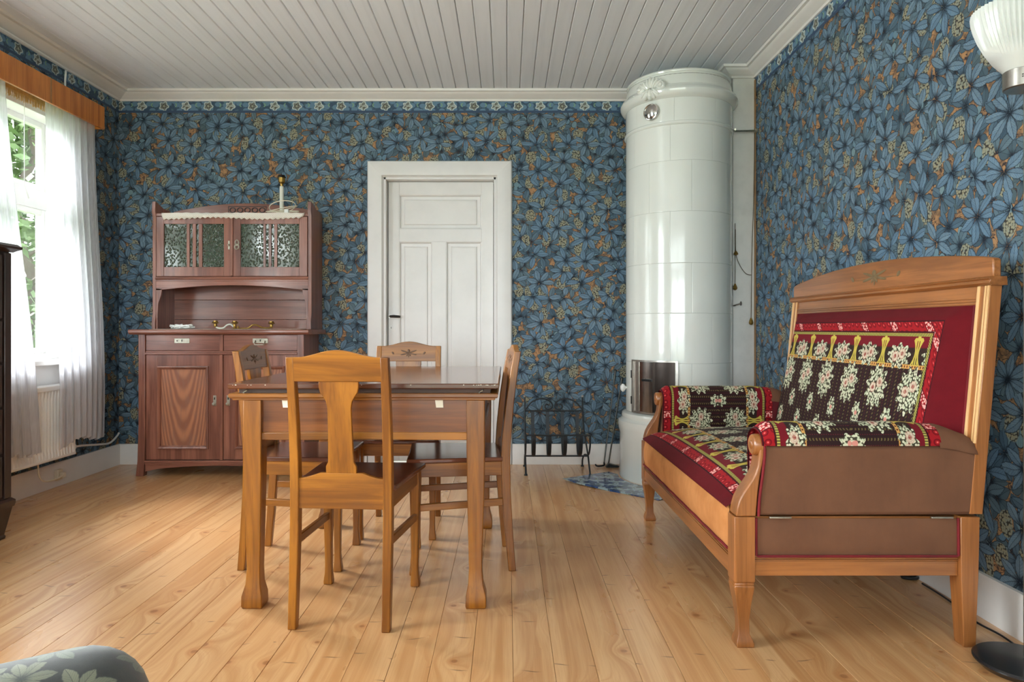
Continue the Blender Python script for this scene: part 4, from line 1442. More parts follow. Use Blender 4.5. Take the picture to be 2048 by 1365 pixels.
for k in range(3):
    pts = []
    for i in range(25):
        a = 2 * PI * i / 24 + k
        pts.append((lx + .025 + (.115 - .012 * k) * math.cos(a), lyy - .06 + (.045 + .008 * k) * math.sin(a), 1.812 + .007 * k + (.012 + .010 * k) * (math.sin(a * 1.0 + k * 1.3) + 1)))
    fx.tube(pts, .0035, 6)
obj('flex', fx, M['cream_plastic'], tl)
obj('plug', MB().box(lx + .055, lx + .085, lyy - .118, lyy - .095, 1.803, 1.830), M['white_plastic'], tl, bevel=.004)

# ------------------------------------------------------------------ dining table
tb = thing('dining_table', 'honey-brown draw-leaf dining table in the middle of the plank floor', 'table', (-0.51, 2.96, 0))
TX0, TX1, TY0, TY1 = -0.988, -0.030, 2.412, 3.520
def slab(z0, z1, inset=0.0):
    return MB().loft([[(TX0 + i, TY0 + i, z), (TX1 - i, TY0 + i, z), (TX1 - i, TY1 - i, z), (TX0 + i, TY1 - i, z)] for i, z in ((inset + .004, z0), (inset, z0 + .004), (inset, z1 - .003), (inset + .003, z1))])
obj('tabletop', slab(.785, .804), M['top_wood'], tb, smooth=20)
obj('leaf', slab(.752, .769, .002), M['hon_x'], tb, smooth=20)
obj('leaf_runner', MB().box(TX0 + .03, TX1 - .03, TY0 + .03, TY1 - .03, .768, .786), M['runner'], tb)
obj('leaf_edge', MB().box(TX0 + .012, TX1 - .012, TY0 + .012, TY1 - .012, .7445, .753), M['hon_x'], tb, bevel=.002)
LX0, LX1, LY0, LY1 = -0.940, -0.080, 2.430, 3.470
for x in (LX0, LX1):
    for yy in (LY0, LY1):
        sx = 1 if x == LX0 else -1
        sy = 1 if yy == LY0 else -1
        def sec(z, w, o=0.0): return (x + sx * (.032 + o), yy + sy * (.032 + o), z, w, w)
        obj('leg', MB().sq([sec(0, .034, .0), sec(.010, .037, -.001), (x + sx * .031, yy + sy * .031, .045, .036, .036), sec(.085, .0265, 0), sec(.14, .0235, .001), sec(.25, .0260, .001), sec(.42, .0305, 0), sec(.58, .0325, 0), sec(.745, .0325, 0)]), M['hon_z'], tb, bevel=.003, smooth=50)
for nm_, b in (('x', (LX0 + .062, LX1 - .062)),):
    for yy, s in ((LY0, 1), (LY1, -1)):
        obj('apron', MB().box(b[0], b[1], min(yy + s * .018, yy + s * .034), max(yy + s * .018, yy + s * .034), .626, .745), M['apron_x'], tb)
        obj('apron_rail', MB().box(b[0], b[1], min(yy + s * .008, yy + s * .036), max(yy + s * .008, yy + s * .036), .600, .628), M['hon_x'], tb, bevel=.003)
for x, s in ((LX0, 1), (LX1, -1)):
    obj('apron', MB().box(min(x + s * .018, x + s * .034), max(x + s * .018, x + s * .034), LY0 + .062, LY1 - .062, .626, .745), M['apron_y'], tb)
    obj('apron_rail', MB().box(min(x + s * .008, x + s * .036), max(x + s * .008, x + s * .036), LY0 + .062, LY1 - .062, .600, .628), M['hon_y'], tb, bevel=.003)
for px_ in (571.5, 878):
    x = px2x(px_, 2.44)
    o = obj('paper_tag', MB().prism([(x - .0145, .7440), (x + .0135, .7440), (x + .0155, .716), (x - .0105, .716)], 'y', LY0 + .012, LY0 + .0135), M['paper'], tb, smooth=0)
for px_ in (492, 963):
    x = px2x(px_, 2.43)
    obj('leaf_catch', MB().tube([(x + .006, TY0 + .026, .784), (x + .003, TY0 + .018, .778), (x - .006, TY0 + .018, .774), (x - .009, TY0 + .018, .769)], .0028, 6), M['old_nickel'], tb)
ch = MB()
rg = random.Random(11)
for k in range(26):
    x = rg.choice([rg.uniform(TX0, TX0 + .25), rg.uniform(TX0 + .25, TX1), rg.uniform(TX1 - .09, TX1)])
    w = rg.uniform(.0015, .005)
    ch.box(x, x + w, TY0 - .0006, TY0 + .002, .798, .798 + rg.uniform(.0012, .003))
obj('edge_chips', ch, M['cream_plastic'], tb, smooth=0, kind='stuff')

# ------------------------------------------------------------------ chairs
def flower_carving(mb, c, s, plane='y', out=-1):
    """flat carved sprig: five leaves and a bud; drawn in local (x, z) at depth c[1]"""
    for ang, L, w in ((0, .40, .10), (1.05, .62, .075), (-1.05, .62, .075), (1.95, .60, .08), (-1.95, .60, .08), (2.75, .36, .06), (-2.75, .36, .06), (PI, .5, .035)):
        R_ = Matrix.Rotation(ang, 3, 'Y')
        p = R_ @ Vector((0, 0, L * .5 * s))
        mb.ell((c[0] + p.x, c[1], c[2] + p.z), (w * s, .0022, L * .5 * s), R_, 8, 5)
    for sg in (-1, 1):
        mb.ell((c[0] + sg * 1.05 * s, c[1], c[2]), (.07 * s, .002, .16 * s), Matrix.Rotation(sg * .3, 3, 'Y'), 8, 5)
    mb.ell((c[0], c[1], c[2] - .1 * s), (1.06 * s, .0016, .022 * s), None, 12, 5)
    return mb


def make_chair(label):
    t = thing('dining_chair', label, 'chair', (0, 0, 0), 0, 'dining chairs round the table')
    W, F = .158, .172
    # rear post: (y, z) path, back edge to front edge
    for s in (-1, 1):
        secs = [(s * W, -.213, 0, .0140, .0150), (s * W, -.200, .15, .0145, .0165), (s * W, -.188, .33, .015, .018), (s * W, -.185, .46, .015, .019), (s * W, -.190, .56, .0150, .0180), (s * W, -.204, .70, .0145, .0165), (s * W, -.222, .83, .0140, .0150), (s * W, -.236, .905, .0135, .0135)]
        obj('rear_leg', MB().sq(secs), M['hon_z'], t, bevel=.003, smooth=50, local=True)
        fs = [(s * F, .190, 0, .0165, .0165), (s * F, .190, .012, .0170, .0170), (s * (F - .001), .189, .040, .0140, .0140), (s * (F - .001), .188, .075, .0125, .0125), (s * F, .188, .16, .0135, .0135), (s * F, .188, .30, .0165, .0165), (s * F, .188, .452, .0185, .0185)]
        obj('front_leg', MB().sq(fs), M['hon_z'], t, bevel=.003, smooth=50, local=True)
        obj('side_rail', MB().loft([[(s * W - .010, -.175, .395), (s * W + .010, -.175, .395), (s * W + .010, -.175, .453), (s * W - .010, -.175, .453)],
                                   [(s * F - .010, .172, .395), (s * F + .010, .172, .395), (s * F + .010, .172, .453), (s * F - .010, .172, .453)]]), M['hon_y'], t, bevel=.002, local=True)
        obj('stretcher', MB().loft([[(s * W - .008, -.180, .270), (s * W + .008, -.180, .270), (s * W + .008, -.180, .300), (s * W - .008, -.180, .300)],
                                   [(s * F - .008, .178, .255), (s * F + .008, .178, .255), (s * F + .008, .178, .283), (s * F - .008, .178, .283)]]), M['hon_y'], t, bevel=.003, local=True)
    obj('front_rail', MB().box(-F + .01, F - .01, .174, .194, .395, .453), M['hon_x'], t, bevel=.002, local=True)
    # seat board, trapezoid with notched back
    s = MB().loft([[(-.178 - i * .4, -.172, z), (.178 + i * .4, -.172, z), (.205 + i, .215 + i, z), (-.205 - i, .215 + i, z)] for i, z in ((-.004, .453), (.002, .457), (.002, .468), (-.002, .472))])
    obj('seat', s, M['seat_wood'], t, bevel=.002, local=True)
    # lower back rail with shaped top
    lr = [(-W + .010, .396), (W - .010, .396), (W - .010, .498), (W - .035, .500), (W - .060, .507), (W - .085, .516), (-W + .085, .516), (-W + .060, .507), (-W + .035, .500), (-W + .010, .498)]
    obj('back_rail', MB().prism(lr, 'y', -.198, -.180), M['hon_x'], t, bevel=.002, local=True)
    # crest rail, leaning with the posts
    n = 16
    top = []
    for k in range(n + 1):
        u = -1 + 2 * k / n
        top.append((u * (W + .013), .905 + .024 * (0.5 + 0.5 * math.cos(min(1, abs(u) / .80) * PI))))
    cr = MB().prism([(-W - .0, .824)] + [(W, .824)] + top[::-1], 'y', -.012, .012)
    cr.v = [(x, yv - .204 - (z - .70) * .158, z) for x, yv, z in cr.v]
    obj('crest_rail', cr, M['hon_x'], t, bevel=.0025, local=True)
    # vase-shaped splat
    half = [(.052, .512), (.052, .538), (.044, .552), (.042, .60), (.0405, .66), (.040, .735), (.044, .758), (.054, .774), (.063, .788), (.067, .806), (.067, .826)]
    sp_ = [(-a, z) for a, z in half] + [(a, z) for a, z in half[::-1]]
    m = MB().prism(sp_, 'y', -.007, .007)
    m.v = [(x, yv - .188 - max(0, z - .50) * .105, z) for x, yv, z in m.v]
    obj('splat', m, M['hon_z'], t, bevel=.002, local=True)
    cv = flower_carving(MB(), (0, -.204 + .0125 - .170 * .158, .868), .040)
    cv.v = [(x * 2.0, yv - (z - .868) * .158, .868 + (z - .868) * 1.25) for x, yv, z in cv.v]
    obj('carved_sprig', cv, M['carving_dark'], t, local=True)
    return t


def copy_tree(o, label):
    c = o.copy(); COL.objects.link(c); c['label'] = label
    for k in list(o.children):
        d = k.copy(); COL.objects.link(d); d.parent = c
        for q in list(k.children):
            e = q.copy(); COL.objects.link(e); e.parent = d
    return c
chA = make_chair('wooden dining chair seen from behind, standing nearest at the near end of the table')
chB = copy_tree(chA, 'wooden dining chair on the window side of the table, in front of the buffet')
chC = copy_tree(chA, 'wooden dining chair on the sofa side of the table, seen in profile')
chD = copy_tree(chA, 'wooden dining chair at the far end of the table, in front of the white door')
for c, (x, yv, rz) in zip((chA, chB, chC, chD), ((-.540, 2.475, -4), (-.885, 2.985, -90), (-.205, 2.960, 95), (-.525, 3.425, 180))):
    c.location = (x, yv, 0); c.rotation_euler = (0, 0, math.radians(rz))

# ------------------------------------------------------------------ sofa
so = thing('sofa', 'wooden-framed sofa upholstered in red floral moquette and brown velvet along the right wall', 'sofa', (1.10, 2.86, 0))
Y0, Y1 = 2.125, 3.600
wx, wy, wz = M['wal_x'], M['wal_y'], M['wal_z']
for yy, s in ((Y0, 1), (Y1, -1)):
    cy = yy + s * .034
    obj('front_leg', MB().sq([(.746, cy, 0, .026, .026), (.746, cy, .010, .0275, .0275), (.745, cy, .022, .025, .025), (.744, cy, .040, .0175, .018), (.743, cy, .085, .0175, .018), (.742, cy, .14, .0235, .024), (.741, cy, .188, .031, .031),
             (.741, cy, .192, .0315, .0315), (.741, cy, .196, .029, .029), (.741, cy, .200, .0315, .0315), (.741, cy, .204, .029, .029), (.741, cy, .208, .0325, .0325), (.741, cy, .411, .0325, .0325)]), wz, so, bevel=.002, smooth=40)
    obj('rear_leg', MB().sq([(1.450, cy + s * .003, 0, .019, .024), (1.446, cy, .10, .022, .027), (1.444, cy, .22, .027, .030), (1.444, cy, .411, .030, .032)]), wz, so, bevel=.002, smooth=40)
    sr = MB().box(.772, 1.416, min(cy - .014, cy + .014), max(cy - .014, cy + .014), .222, .268)
    for k in range(3):
        z = .270 + k * .006
        sr.box(.772, 1.416, min(cy - s * .016, cy + s * .012), max(cy - s * .016, cy + s * .012), z - .001, z + .0035)
    obj('side_rail', sr, wx, so, bevel=.001)
    # lower side panel in velvet with red piping
    yo = cy - s * .020
    lp = MB().grid(lambda a, b: ((lerp(.776, 1.412, a), yo - s * .008 * math.sin(PI * min(1, max(0, b))) ** .5 * min(1, 8 * min(a, 1 - a) + .3), lerp(.288, .404, b)), (a, b)), 14, 6)
    obj('lower_side_panel', lp, M['brown_velvet'], so)
    obj('panel_backing', MB().box(.776, 1.412, min(cy - .012, cy + .012), max(cy - .012, cy + .012), .280, .408), wx, so)
    obj('piping', MB().tube([(.779, yo - s * .004, .406), (.779, yo - s * .006, .290), (.785, yo - s * .006, .287), (1.405, yo - s * .006, .287), (1.411, yo - s * .006, .290), (1.411, yo - s * .004, .406)], .0042, 6), M['red_cord'], so)
# front rail with beads, velvet front, piping
frl = MB().box(.712, .742, Y0 + .064, Y1 - .064, .217, .268)
for k in range(3): frl.box(.708, .742, Y0 + .064, Y1 - .064, .269 + k * .008, .274 + k * .008)
obj('front_rail', frl, wy, so, bevel=.001)
obj('rear_rail', MB().box(1.43, 1.455, Y0 + .064, Y1 - .064, .222, .30), wy, so)
obj('seat_base', MB().box(.74, 1.43, Y0 + .05, Y1 - .05, .285, .40), wy, so)
fp = MB().grid(lambda a, b: ((.714 - .016 * math.sin(PI * b) ** .6 * min(1, min(a, 1 - a) * 40 + .05), lerp(Y0 + .066, Y1 - .066, a), lerp(.292, .432 + .004 * math.sin(a * 25), b)), (a, b)), 30, 8)
obj('front_panel', fp, M['tan_velvet'], so)
obj('piping', MB().tube([(.707, lerp(Y0 + .066, Y1 - .066, k / 24), .295 + .0012 * math.sin(k * 2.1)) for k in range(25)], .0045, 6), M['red_cord'], so)
def seat_z(x, yv):
    a = (yv - (Y0 + .06)) / (Y1 - Y0 - .12)
    e = 1 - abs(2 * a - 1) ** 3.2
    f = 1 - math.exp(-(x - .705) / .055)
    dome = .075 * f + .035 * math.sin(PI * min(1, (x - .70) / .75)) ** .8
    return .428 + dome * (.45 + .55 * e)
def seat_fn(a, b):
    yv = lerp(Y0 + .062, Y1 - .062, a)
    if b < .06:
        x = .700 - .000 + .0; x = lerp(.704, .703, b / .06); z = lerp(.424, .432, b / .06)
        return (x, yv, z), (yv, b * .2)
    x = .703 + (b - .06) / .94 * .70
    return (x, yv, seat_z(x, yv)), (yv, .010 + (b - .06) / .94 * .74)
obj('seat_cushion', MB().grid(seat_fn, 40, 44), M['textile'], so, smooth=60)
# arms
def arm(yy, s):
    """yy outer face, s towards the sofa middle"""
    yin = yy + s * .112
    yo = yy + s * .004
    box_ = MB()
    pts = [(.786, .414), (.790, .45), (.800, .52), (.806, .632), (1.355, .634), (1.42, .626), (1.491, .606), (1.486, .52), (1.475, .416)]
    o = obj('arm_side', MB().prism(pts, 'y', min(yo, yin - s * .006), max(yo, yin - s * .006)), M['brown_velvet'], so, bevel=.012)
    # padded roll: up the inner face, over the top and down outside
    def roll(a, b):
        x = lerp(.792, 1.350, a)
        endr = sstep(0, .05, a) * .35 + .65
        L = [(yin + s * .004, .47), (yin + s * .006, .60)]
        yc_, zc_ = yy + s * .062, .634
        ry, rz = .066, .068 * (endr if a < .05 else 1) * (1 - .10 * sstep(.8, 1, a))
        if b < .35:
            k = b / .35
            q = (yc_ + s * ry * (1 - .12 * (1 - k)), lerp(.455, zc_, k))
            us = lerp(0, .18, k)
        else:
            th = (b - .35) / .65 * PI
            q = (yc_ + s * ry * math.cos(th), zc_ + rz * math.sin(th))
            us = .18 + (b - .35) / .65 * .21
        v = x - .792 + .045
        mv = v if x < 1.075 else (.656 - v)
        mv = mv if mv < .10 else .10 + (mv - .10) * 1.45
        return (x, q[0], q[1]), (us * 1.0 + .13, mv)
    rm = MB().grid(roll, 36, 22)
    obj('arm_pad', rm, M['textile'], so, smooth=60)
    cap = []
    def tail(a, b):
        x = lerp(1.345, 1.490, a)
        th = b * PI
        dz = -.030 * sstep(0, 1, a)
        rr = 1 - .25 * sstep(.75, 1, a)
        return (x, yy + s * .062 + s * .067 * math.cos(th) * rr, .628 + dz * .8 + (.068 + dz * .5) * math.sin(th) * rr), (a, b)
    tm = MB().grid(tail, 8, 14)
    rg_ = [tail(1, b / 14)[0] for b in range(15)]
    tm.add(rg_, [tuple(range(15))])
    obj('arm_tail', tm, M['brown_velvet'], so, smooth=50)
    inner = MB().box(1.350, 1.45, min(yin, yin + s * .012), max(yin, yin + s * .012), .44, .632)
    obj('arm_inner', inner, M['red_velvet'], so, bevel=.006)
    obj('piping', MB().tube(spline([(.784, yo - s * .002, .414), (.787, yo - s * .002, .47), (.797, yo - s * .003, .55), (.803, yo - s * .003, .62), (.800, yo + s * .01, .66)], 4), .0045, 6), M['red_cord'], so)
    # wooden S-shaped front
    K = 641.0
    cv = [(1520, 890), (1519, 905), (1518, 918), (1516, 934), (1511, 948), (1504, 961), (1495, 974), (1487, 986), (1479, 1001), (1474, 1018), (1472, 1034), (1512, 1034), (1516, 985), (1521, 950), (1527, 920), (1531, 905), (1531, 880), (1524, 880)]
    P2 = [((p - 1014) / K, 1 - (q - 657) / K) for p, q in cv]
    ya, yb = yy + s * .004, yy + s * .070
    f = obj('arm_front', MB().prism(P2, 'y', min(ya, yb), max(ya, yb)), wz, so, bevel=.004, smooth=40)
    c = ((1526 - 1014) / K, 1 - (893 - 657) / K)
    obj('scroll', MB().lathe([(.002, -.026), (.028, -.026), (.0325, -.022), (.034, -.015), (.034, .008), (.030, .012), (.002, .012)], (c[0], yy + s * .036, c[1]), 26, 'x'), wz, f)
    obj('rosette', MB().lathe([(.002, -.030), (.010, -.0295), (.014, -.027), (.015, -.025)], (c[0], yy + s * .036, c[1]), 16, 'x'), M['wal_y'], f)
    for p0, p1 in ((1538, 1582), (1861, 1905)):
        h = MB().box((p0 - 1014) / K, (p1 - 1014) / K, min(yy - s * .002, yy + s * .006), max(yy - s * .002, yy + s * .006), .407, .4125)
        obj('hinge', h, M['old_nickel'], so, bevel=.0015)
arm(Y0, 1)
arm(Y1, -1)
# high back: leaning posts, rails, crest
def xf(z): return 1.466 + .0913 * (z - .68)
for yy, s in ((Y0, 1), (Y1, -1)):
    pp = [(xf(.42), .42), (xf(1.136), 1.136), (xf(1.136) + .036, 1.136), (xf(.42) + .040, .42)]
    a, b = yy + s * .002, yy + s * .062
    po = obj('back_post', MB().prism(pp, 'y', min(a, b), max(a, b)), wz, so, bevel=.0015)
    for c0, c1, mt in ((.004, .013, 'pale_bead'), (.017, .024, 'pale_bead'), (.046, .058, 'pale_bead')):
        a, b = yy + s * c0, yy + s * c1
        bd = MB().prism([(xf(.64) - .004, .64), (xf(1.134) - .004, 1.134), (xf(1.134) + .002, 1.134), (xf(.64) + .002, .64)], 'y', min(a, b), max(a, b))
        obj('bead', bd, M['pale_bead'], po, bevel=.0015)
obj('back_panel', MB().prism([(xf(.42) + .012, .42), (xf(1.14) + .012, 1.14), (xf(1.14) + .03, 1.14), (xf(.42) + .03, .42)], 'y', Y0 + .06, Y1 - .06), wy, so)
tr_ = MB()
tr_.prism([(xf(1.06) + .004, 1.06), (xf(1.137) + .004, 1.137), (xf(1.137) + .02, 1.137), (xf(1.06) + .02, 1.06)], 'y', Y0 + .06, Y1 - .06)
for k in range(3):
    z = 1.076 + k * .009
    tr_.prism([(xf(z) - .001, z), (xf(z + .005) - .001, z + .005), (xf(z) + .01, z + .005), (xf(z) + .01, z)], 'y', Y0 + .062, Y1 - .062)
obj('top_rail', tr_, wy, so, bevel=.0008)
xm = xf(1.14)
obj('crest_moulding', MB().prism([(xm - .004, 1.134), (xm - .014, 1.142), (xm - .010, 1.150), (xm - .016, 1.156), (xm - .004, 1.162), (xm + .042, 1.162), (xm + .044, 1.134)], 'y', Y0 - .010, Y1 + .010), wy, so, bevel=.001)
n = 28
tp_ = []
for k in range(n + 1):
    t_ = -1 + 2 * k / n
    yv = lerp(Y0 - .002, Y1 + .002, k / n)
    tp_.append((yv, 1.222 + .052 * (1 - t_ * t_) - (.012 if abs(t_) > .999 else 0)))
tp_ = [(Y0 - .002, 1.212), (Y0 + .004, 1.220)] + tp_[1:-1] + [(Y1 - .004, 1.220), (Y1 + .002, 1.212)]
cr_ = MB().prism([(Y0 - .002, 1.160), (Y1 + .002, 1.160)] + tp_[::-1], 'x', xm + .004, xm + .030)
co = obj('crest_rail', cr_, wy, so, bevel=.004)
sg_ = flower_carving(MB(), (0, 0, 0), .085)
sg_.v = [(xm + .003 + yv * .6, 2.81 - x * 1.95, 1.212 + z * .86) for x, yv, z in sg_.v]
obj('carved_sprig', sg_, M['carving'], co, label='greenish carved flower sprig')
# padded backrest
BZ, BT = .46, 1.074
yl, yr = Y0 + .063, Y1 - .063
def back_fn(a, b):
    z = lerp(BT, BZ, b)
    yv = lerp(yl, yr, a)
    e = min(yv - yl, yr - yv)
    ee = (sstep(-.012, .085, e) if e < .3 else 1)
    te = sstep(-.006, .045, BT - z)
    B = .030 + .075 * b + .012 * math.sin(PI * a)
    x = xf(z) + .004 - B * ee * te
    return (x, yv, z), (yv - yl, (BT - z) * 1.02)
obj('backrest_pad', MB().grid(back_fn, 70, 44), M['textile_back'], so, smooth=60)
obj('piping', MB().tube([(xf(z) - .002, yl + .001, z) for z in (BT, .95, .82, .70, .60)], .004, 6), M['red_cord'], so)
obj('castor_knob', MB().ell((1.515, Y0 + .03, .655), (.010, .012, .012)), M['hinge_dark'], so)

# ------------------------------------------------------------------ floor lamp
lp_ = thing('floor_lamp', 'floor lamp with ribbed white glass bowl and slim steel pole at the right edge', 'lamp', (1.512, 2.0, 0))
LX, LY = 1.512, 2.0
obj('base', MB().lathe([(.002, 0), (.108, 0), (.112, .004), (.126, .018), (.126, .022), (.122, .026), (.002, .032)], (LX, LY, 0), 40), M['black_base'], lp_)
obj('pole', MB().lathe([(.0075, .028), (.0075, 1.73)], (LX + .010, LY - .05, 0), 12).shift((0, -.05, 0)), M['nickel'], lp_)
col_ = obj('collar', MB().lathe([(.002, 1.700), (.046, 1.700), (.050, 1.703), (.0505, 1.752), (.046, 1.756), (.002, 1.757)], (LX, LY, 0), 32), M['nickel'], lp_)
sh_ = MB()
prof = [(.047, 1.752), (.056, 1.764), (.074, 1.790), (.094, 1.826), (.110, 1.862), (.120, 1.892), (.1255, 1.916), (.127, 1.930), (.1255, 1.940), (.122, 1.940), (.123, 1.925), (.116, 1.890), (.106, 1.860), (.09, 1.826), (.07, 1.792), (.050, 1.766)]
N = 120
rings = []
for r, z in prof:
    k = sstep(1.76, 1.80, z) * .0030
    rings.append([(LX + (r + (k if i % 2 else -k)) * math.cos(2 * PI * i / N), LY + (r + (k if i % 2 else -k)) * math.sin(2 * PI * i / N), z) for i in range(N)])
sh_.loft(rings, caps=False)
obj('lamp_shade', sh_, M['opal'], lp_, smooth=70)
mk_ = MB()
for k in range(2):
    for j in range(4):
        a = math.radians(-128 + j * 4.0)
        z = 1.729 - k * .006
        mk_.box(LX + .0508 * math.cos(a) - .0014, LX + .0508 * math.cos(a) + .0014, LY + .0508 * math.sin(a) - .0004, LY + .0508 * math.sin(a) + .0008, z, z + .0028)
obj('marking', mk_, M['black_plastic'], col_, smooth=0)
cbl = thing('lamp_cable', 'thin black cable running along the right baseboard from behind the sofa leg', 'cable', (1.58, 2.2, 0))
obj('cord', MB().tube(spline([(1.580, 2.05, .005), (1.600, 2.20, .005), (1.588, 2.32, .005), (1.615, 2.50, .005), (1.618, 2.66, .005)], 8), .0035, 6), M['black_plastic'], cbl)
lpn = MB(); lpn.tube([(1.585 + .030 * math.cos(a) + .02, 2.70 + .018 * math.sin(a) + .02, .008) for a in [2 * PI * i / 14 for i in range(15)]], .006, 6)
obj('connector', lpn, M['black_plastic'], cbl)

# ------------------------------------------------------------------ tall dark chest of drawers at the left
cd = thing('chest_of_drawers', 'tall dark brown chest of drawers standing by the window at the left edge', 'chest of drawers', (-2.60, 2.80, 0))
CX0, CX1, CY0, CY1 = -2.80, -2.372, 2.32, 3.258
obj('carcass', MB().box(CX0, CX1 - .004, CY0, CY1, .19, 1.366), M['dark_z'], cd, bevel=.002)
obj('top_board', MB().loft([[(CX0, CY0 - i, z), (CX1 + i, CY0 - i, z), (CX1 + i, CY1 + i, z), (CX0, CY1 + i, z)] for i, z in ((.008, 1.362), (.020, 1.370), (.034, 1.378), (.036, 1.388), (.026, 1.396), (.022, 1.400))]), M['dark_y'], cd, smooth=20)
obj('base_moulding', MB().loft([[(CX0, CY0 - i, z), (CX1 + i, CY0 - i, z), (CX1 + i, CY1 + i, z), (CX0, CY1 + i, z)] for i, z in ((.012, .150), (.016, .165), (.016, .180), (.004, .192))]), M['dark_y'], cd, smooth=20)
zz = [.200, .405, .625, .835, 1.040, 1.352]
for k in range(5):
    d = obj('drawer', MB().box(CX1 - .006, CX1 + .006, CY0 + .035, CY1 - .055, zz[k] + .006, zz[k + 1] - .006), M['dark_y'], cd, bevel=.003)
    for yk in (CY0 + .20, CY1 - .12):
        obj('knob', MB().lathe([(.006, 0), (.006, .014), (.013, .020), (.014, .028), (.004, .034)], (CX1 + .004, yk, (zz[k] + zz[k + 1]) / 2 + .05), 12, 'x'), M['hinge_dark'], d)
obj('corner_strip', MB().box(CX1 - .006, CX1 + .010, CY1 - .045, CY1 - .004, .195, 1.358), M['dark_z'], cd, bevel=.003)
for x, sx in ((CX1, -1), (CX0, 1)):
    for yv, sy in ((CY1, -1), (CY0, 1)):
        def lsec(z, a, k): return (x + sx * (.040 + k), yv + sy * (.040 + k), z, a, a)
        obj('foot', MB().sq([lsec(0, .027, 0), lsec(.012, .029, 0), lsec(.020, .025, 0), lsec(.15, .048, 0)]), M['dark_z'], cd, bevel=.002)

# ------------------------------------------------------------------ window dressing
pm_ = thing('curtain_pelmet', 'orange-brown veneered pelmet board over the window curtains', 'pelmet', (-2.78, 3.8, 2.41))
obj('front_board', MB().box(-2.722, -2.706, 2.95, 4.592, 2.337, 2.487), M['pelmet'], pm_, bevel=.002)
obj('end_board', MB().box(-2.858, -2.722, 4.576, 4.592, 2.337, 2.487), M['pelmet'], pm_, bevel=.002)
obj('end_board', MB().box(-2.858, -2.722, 2.95, 2.966, 2.337, 2.487), M['pelmet'], pm_, bevel=.002)
obj('joint_strip', MB().box(-2.7065, -2.7045, 4.045, 4.057, 2.337, 2.487), M['raw_edge'], pm_)
obj('curtain_rail', MB().box(-2.80, -2.735, 2.97, 4.575, 2.462, 2.478), M['white_plastic'], pm_)
for k in range(3): obj('rail_bracket', MB().box(-2.859, -2.79, 3.1 + k * .7, 3.12 + k * .7, 2.462, 2.482), M['white_plastic'], pm_)

def curtain(name, label, top0, top1, bot0, bot1, zt, zb, folds, amp, seed):
    rg = random.Random(seed)
    ph = [rg.uniform(0, 6) for _ in range(6)]
    def fn(a, b):
        yv = lerp(lerp(top0, top1, a), lerp(bot0, bot1, a), b ** 1.2)
        A = amp * (.45 + .55 * b)
        w = math.sin(a * folds * 2 * PI + ph[0] + .5 * math.sin(b * 2.2 + ph[1])) + .45 * math.sin(a * folds * 4.3 * PI + ph[2] + b * .8) + .5 * math.sin(a * 5 + ph[3])
        x = lerp(-2.752, -2.662, sstep(0, .9, b)) + A * w * .5
        z = lerp(zt, zb + .018 * math.sin(a * 7 + ph[4]) + .012 * math.sin(a * folds * 2 * PI + ph[0]), b)
        return (x, yv + .010 * math.sin(a * folds * 4 * PI + ph[5]) * b, z), (a, b)
    o = obj(name, MB().grid(fn, 150, 26), M['sheer'], smooth=80)
    return tag(o, label, 'curtain', 'sheer curtains at the window')
curtain('sheer_curtain', 'white sheer curtain on the right-hand side of the window, over the radiator', 4.07, 4.568, 4.06, 4.52, 2.450, .300, 7, .030, 2)
curtain('sheer_curtain', 'white sheer curtain partly behind the dark chest at the left edge', 3.31, 3.745, 3.31, 3.90, 2.450, .30, 7, .028, 5)

rb = thing('roller_blind', 'rolled-up blind with yellow tasselled fringe at the window head', 'blind', (-2.845, 3.8, 2.40))
obj('blind_roll', MB().lathe([(.020, 3.20), (.020, 4.37)], (-2.838, 0, 2.395), 14, 'y'), M['blind_cloth'], rb)
obj('fringe_band', MB().box(-2.8215, -2.8185, 3.22, 4.35, 2.362, 2.384), M['fringe'], rb)
fm = MB()
rg = random.Random(9)
k = 3.225
while k < 4.345:
    L = rg.uniform(.032, .046)
    fm.tube([(-2.820, k, 2.364), (-2.8205 + rg.uniform(-.002, .002), k + rg.uniform(-.004, .004), 2.364 - L)], .0022, 4)
    k += .0062
obj('tassels', fm, M['fringe'], rb, kind='stuff')
obj('pull_cord', MB().tube([(-2.822, 3.992, 2.37), (-2.822, 3.992, 1.84), (-2.820, 4.01, 1.80)], .0018, 5), M['white_plastic'], rb)
obj('cord_knob', MB().tube([(-2.820, 4.008, 1.806), (-2.818, 4.022, 1.765)], .005, 6, [.003, .005]), M['white_plastic'], rb)

wc = MB().tube(spline([(-2.800, 2.2, 2.668), (-2.805, 3.2, 2.668), (-2.812, 3.95, 2.666), (-2.820, 4.34, 2.662), (-2.835, 4.385, 2.650), (-2.848, 4.40, 2.60), (-2.850, 4.405, 2.49)], 8), .006, 7)
tag(obj('wall_cable', wc, M['white_plastic']), 'white cable along the left cornice bending down to the pelmet', 'cable')

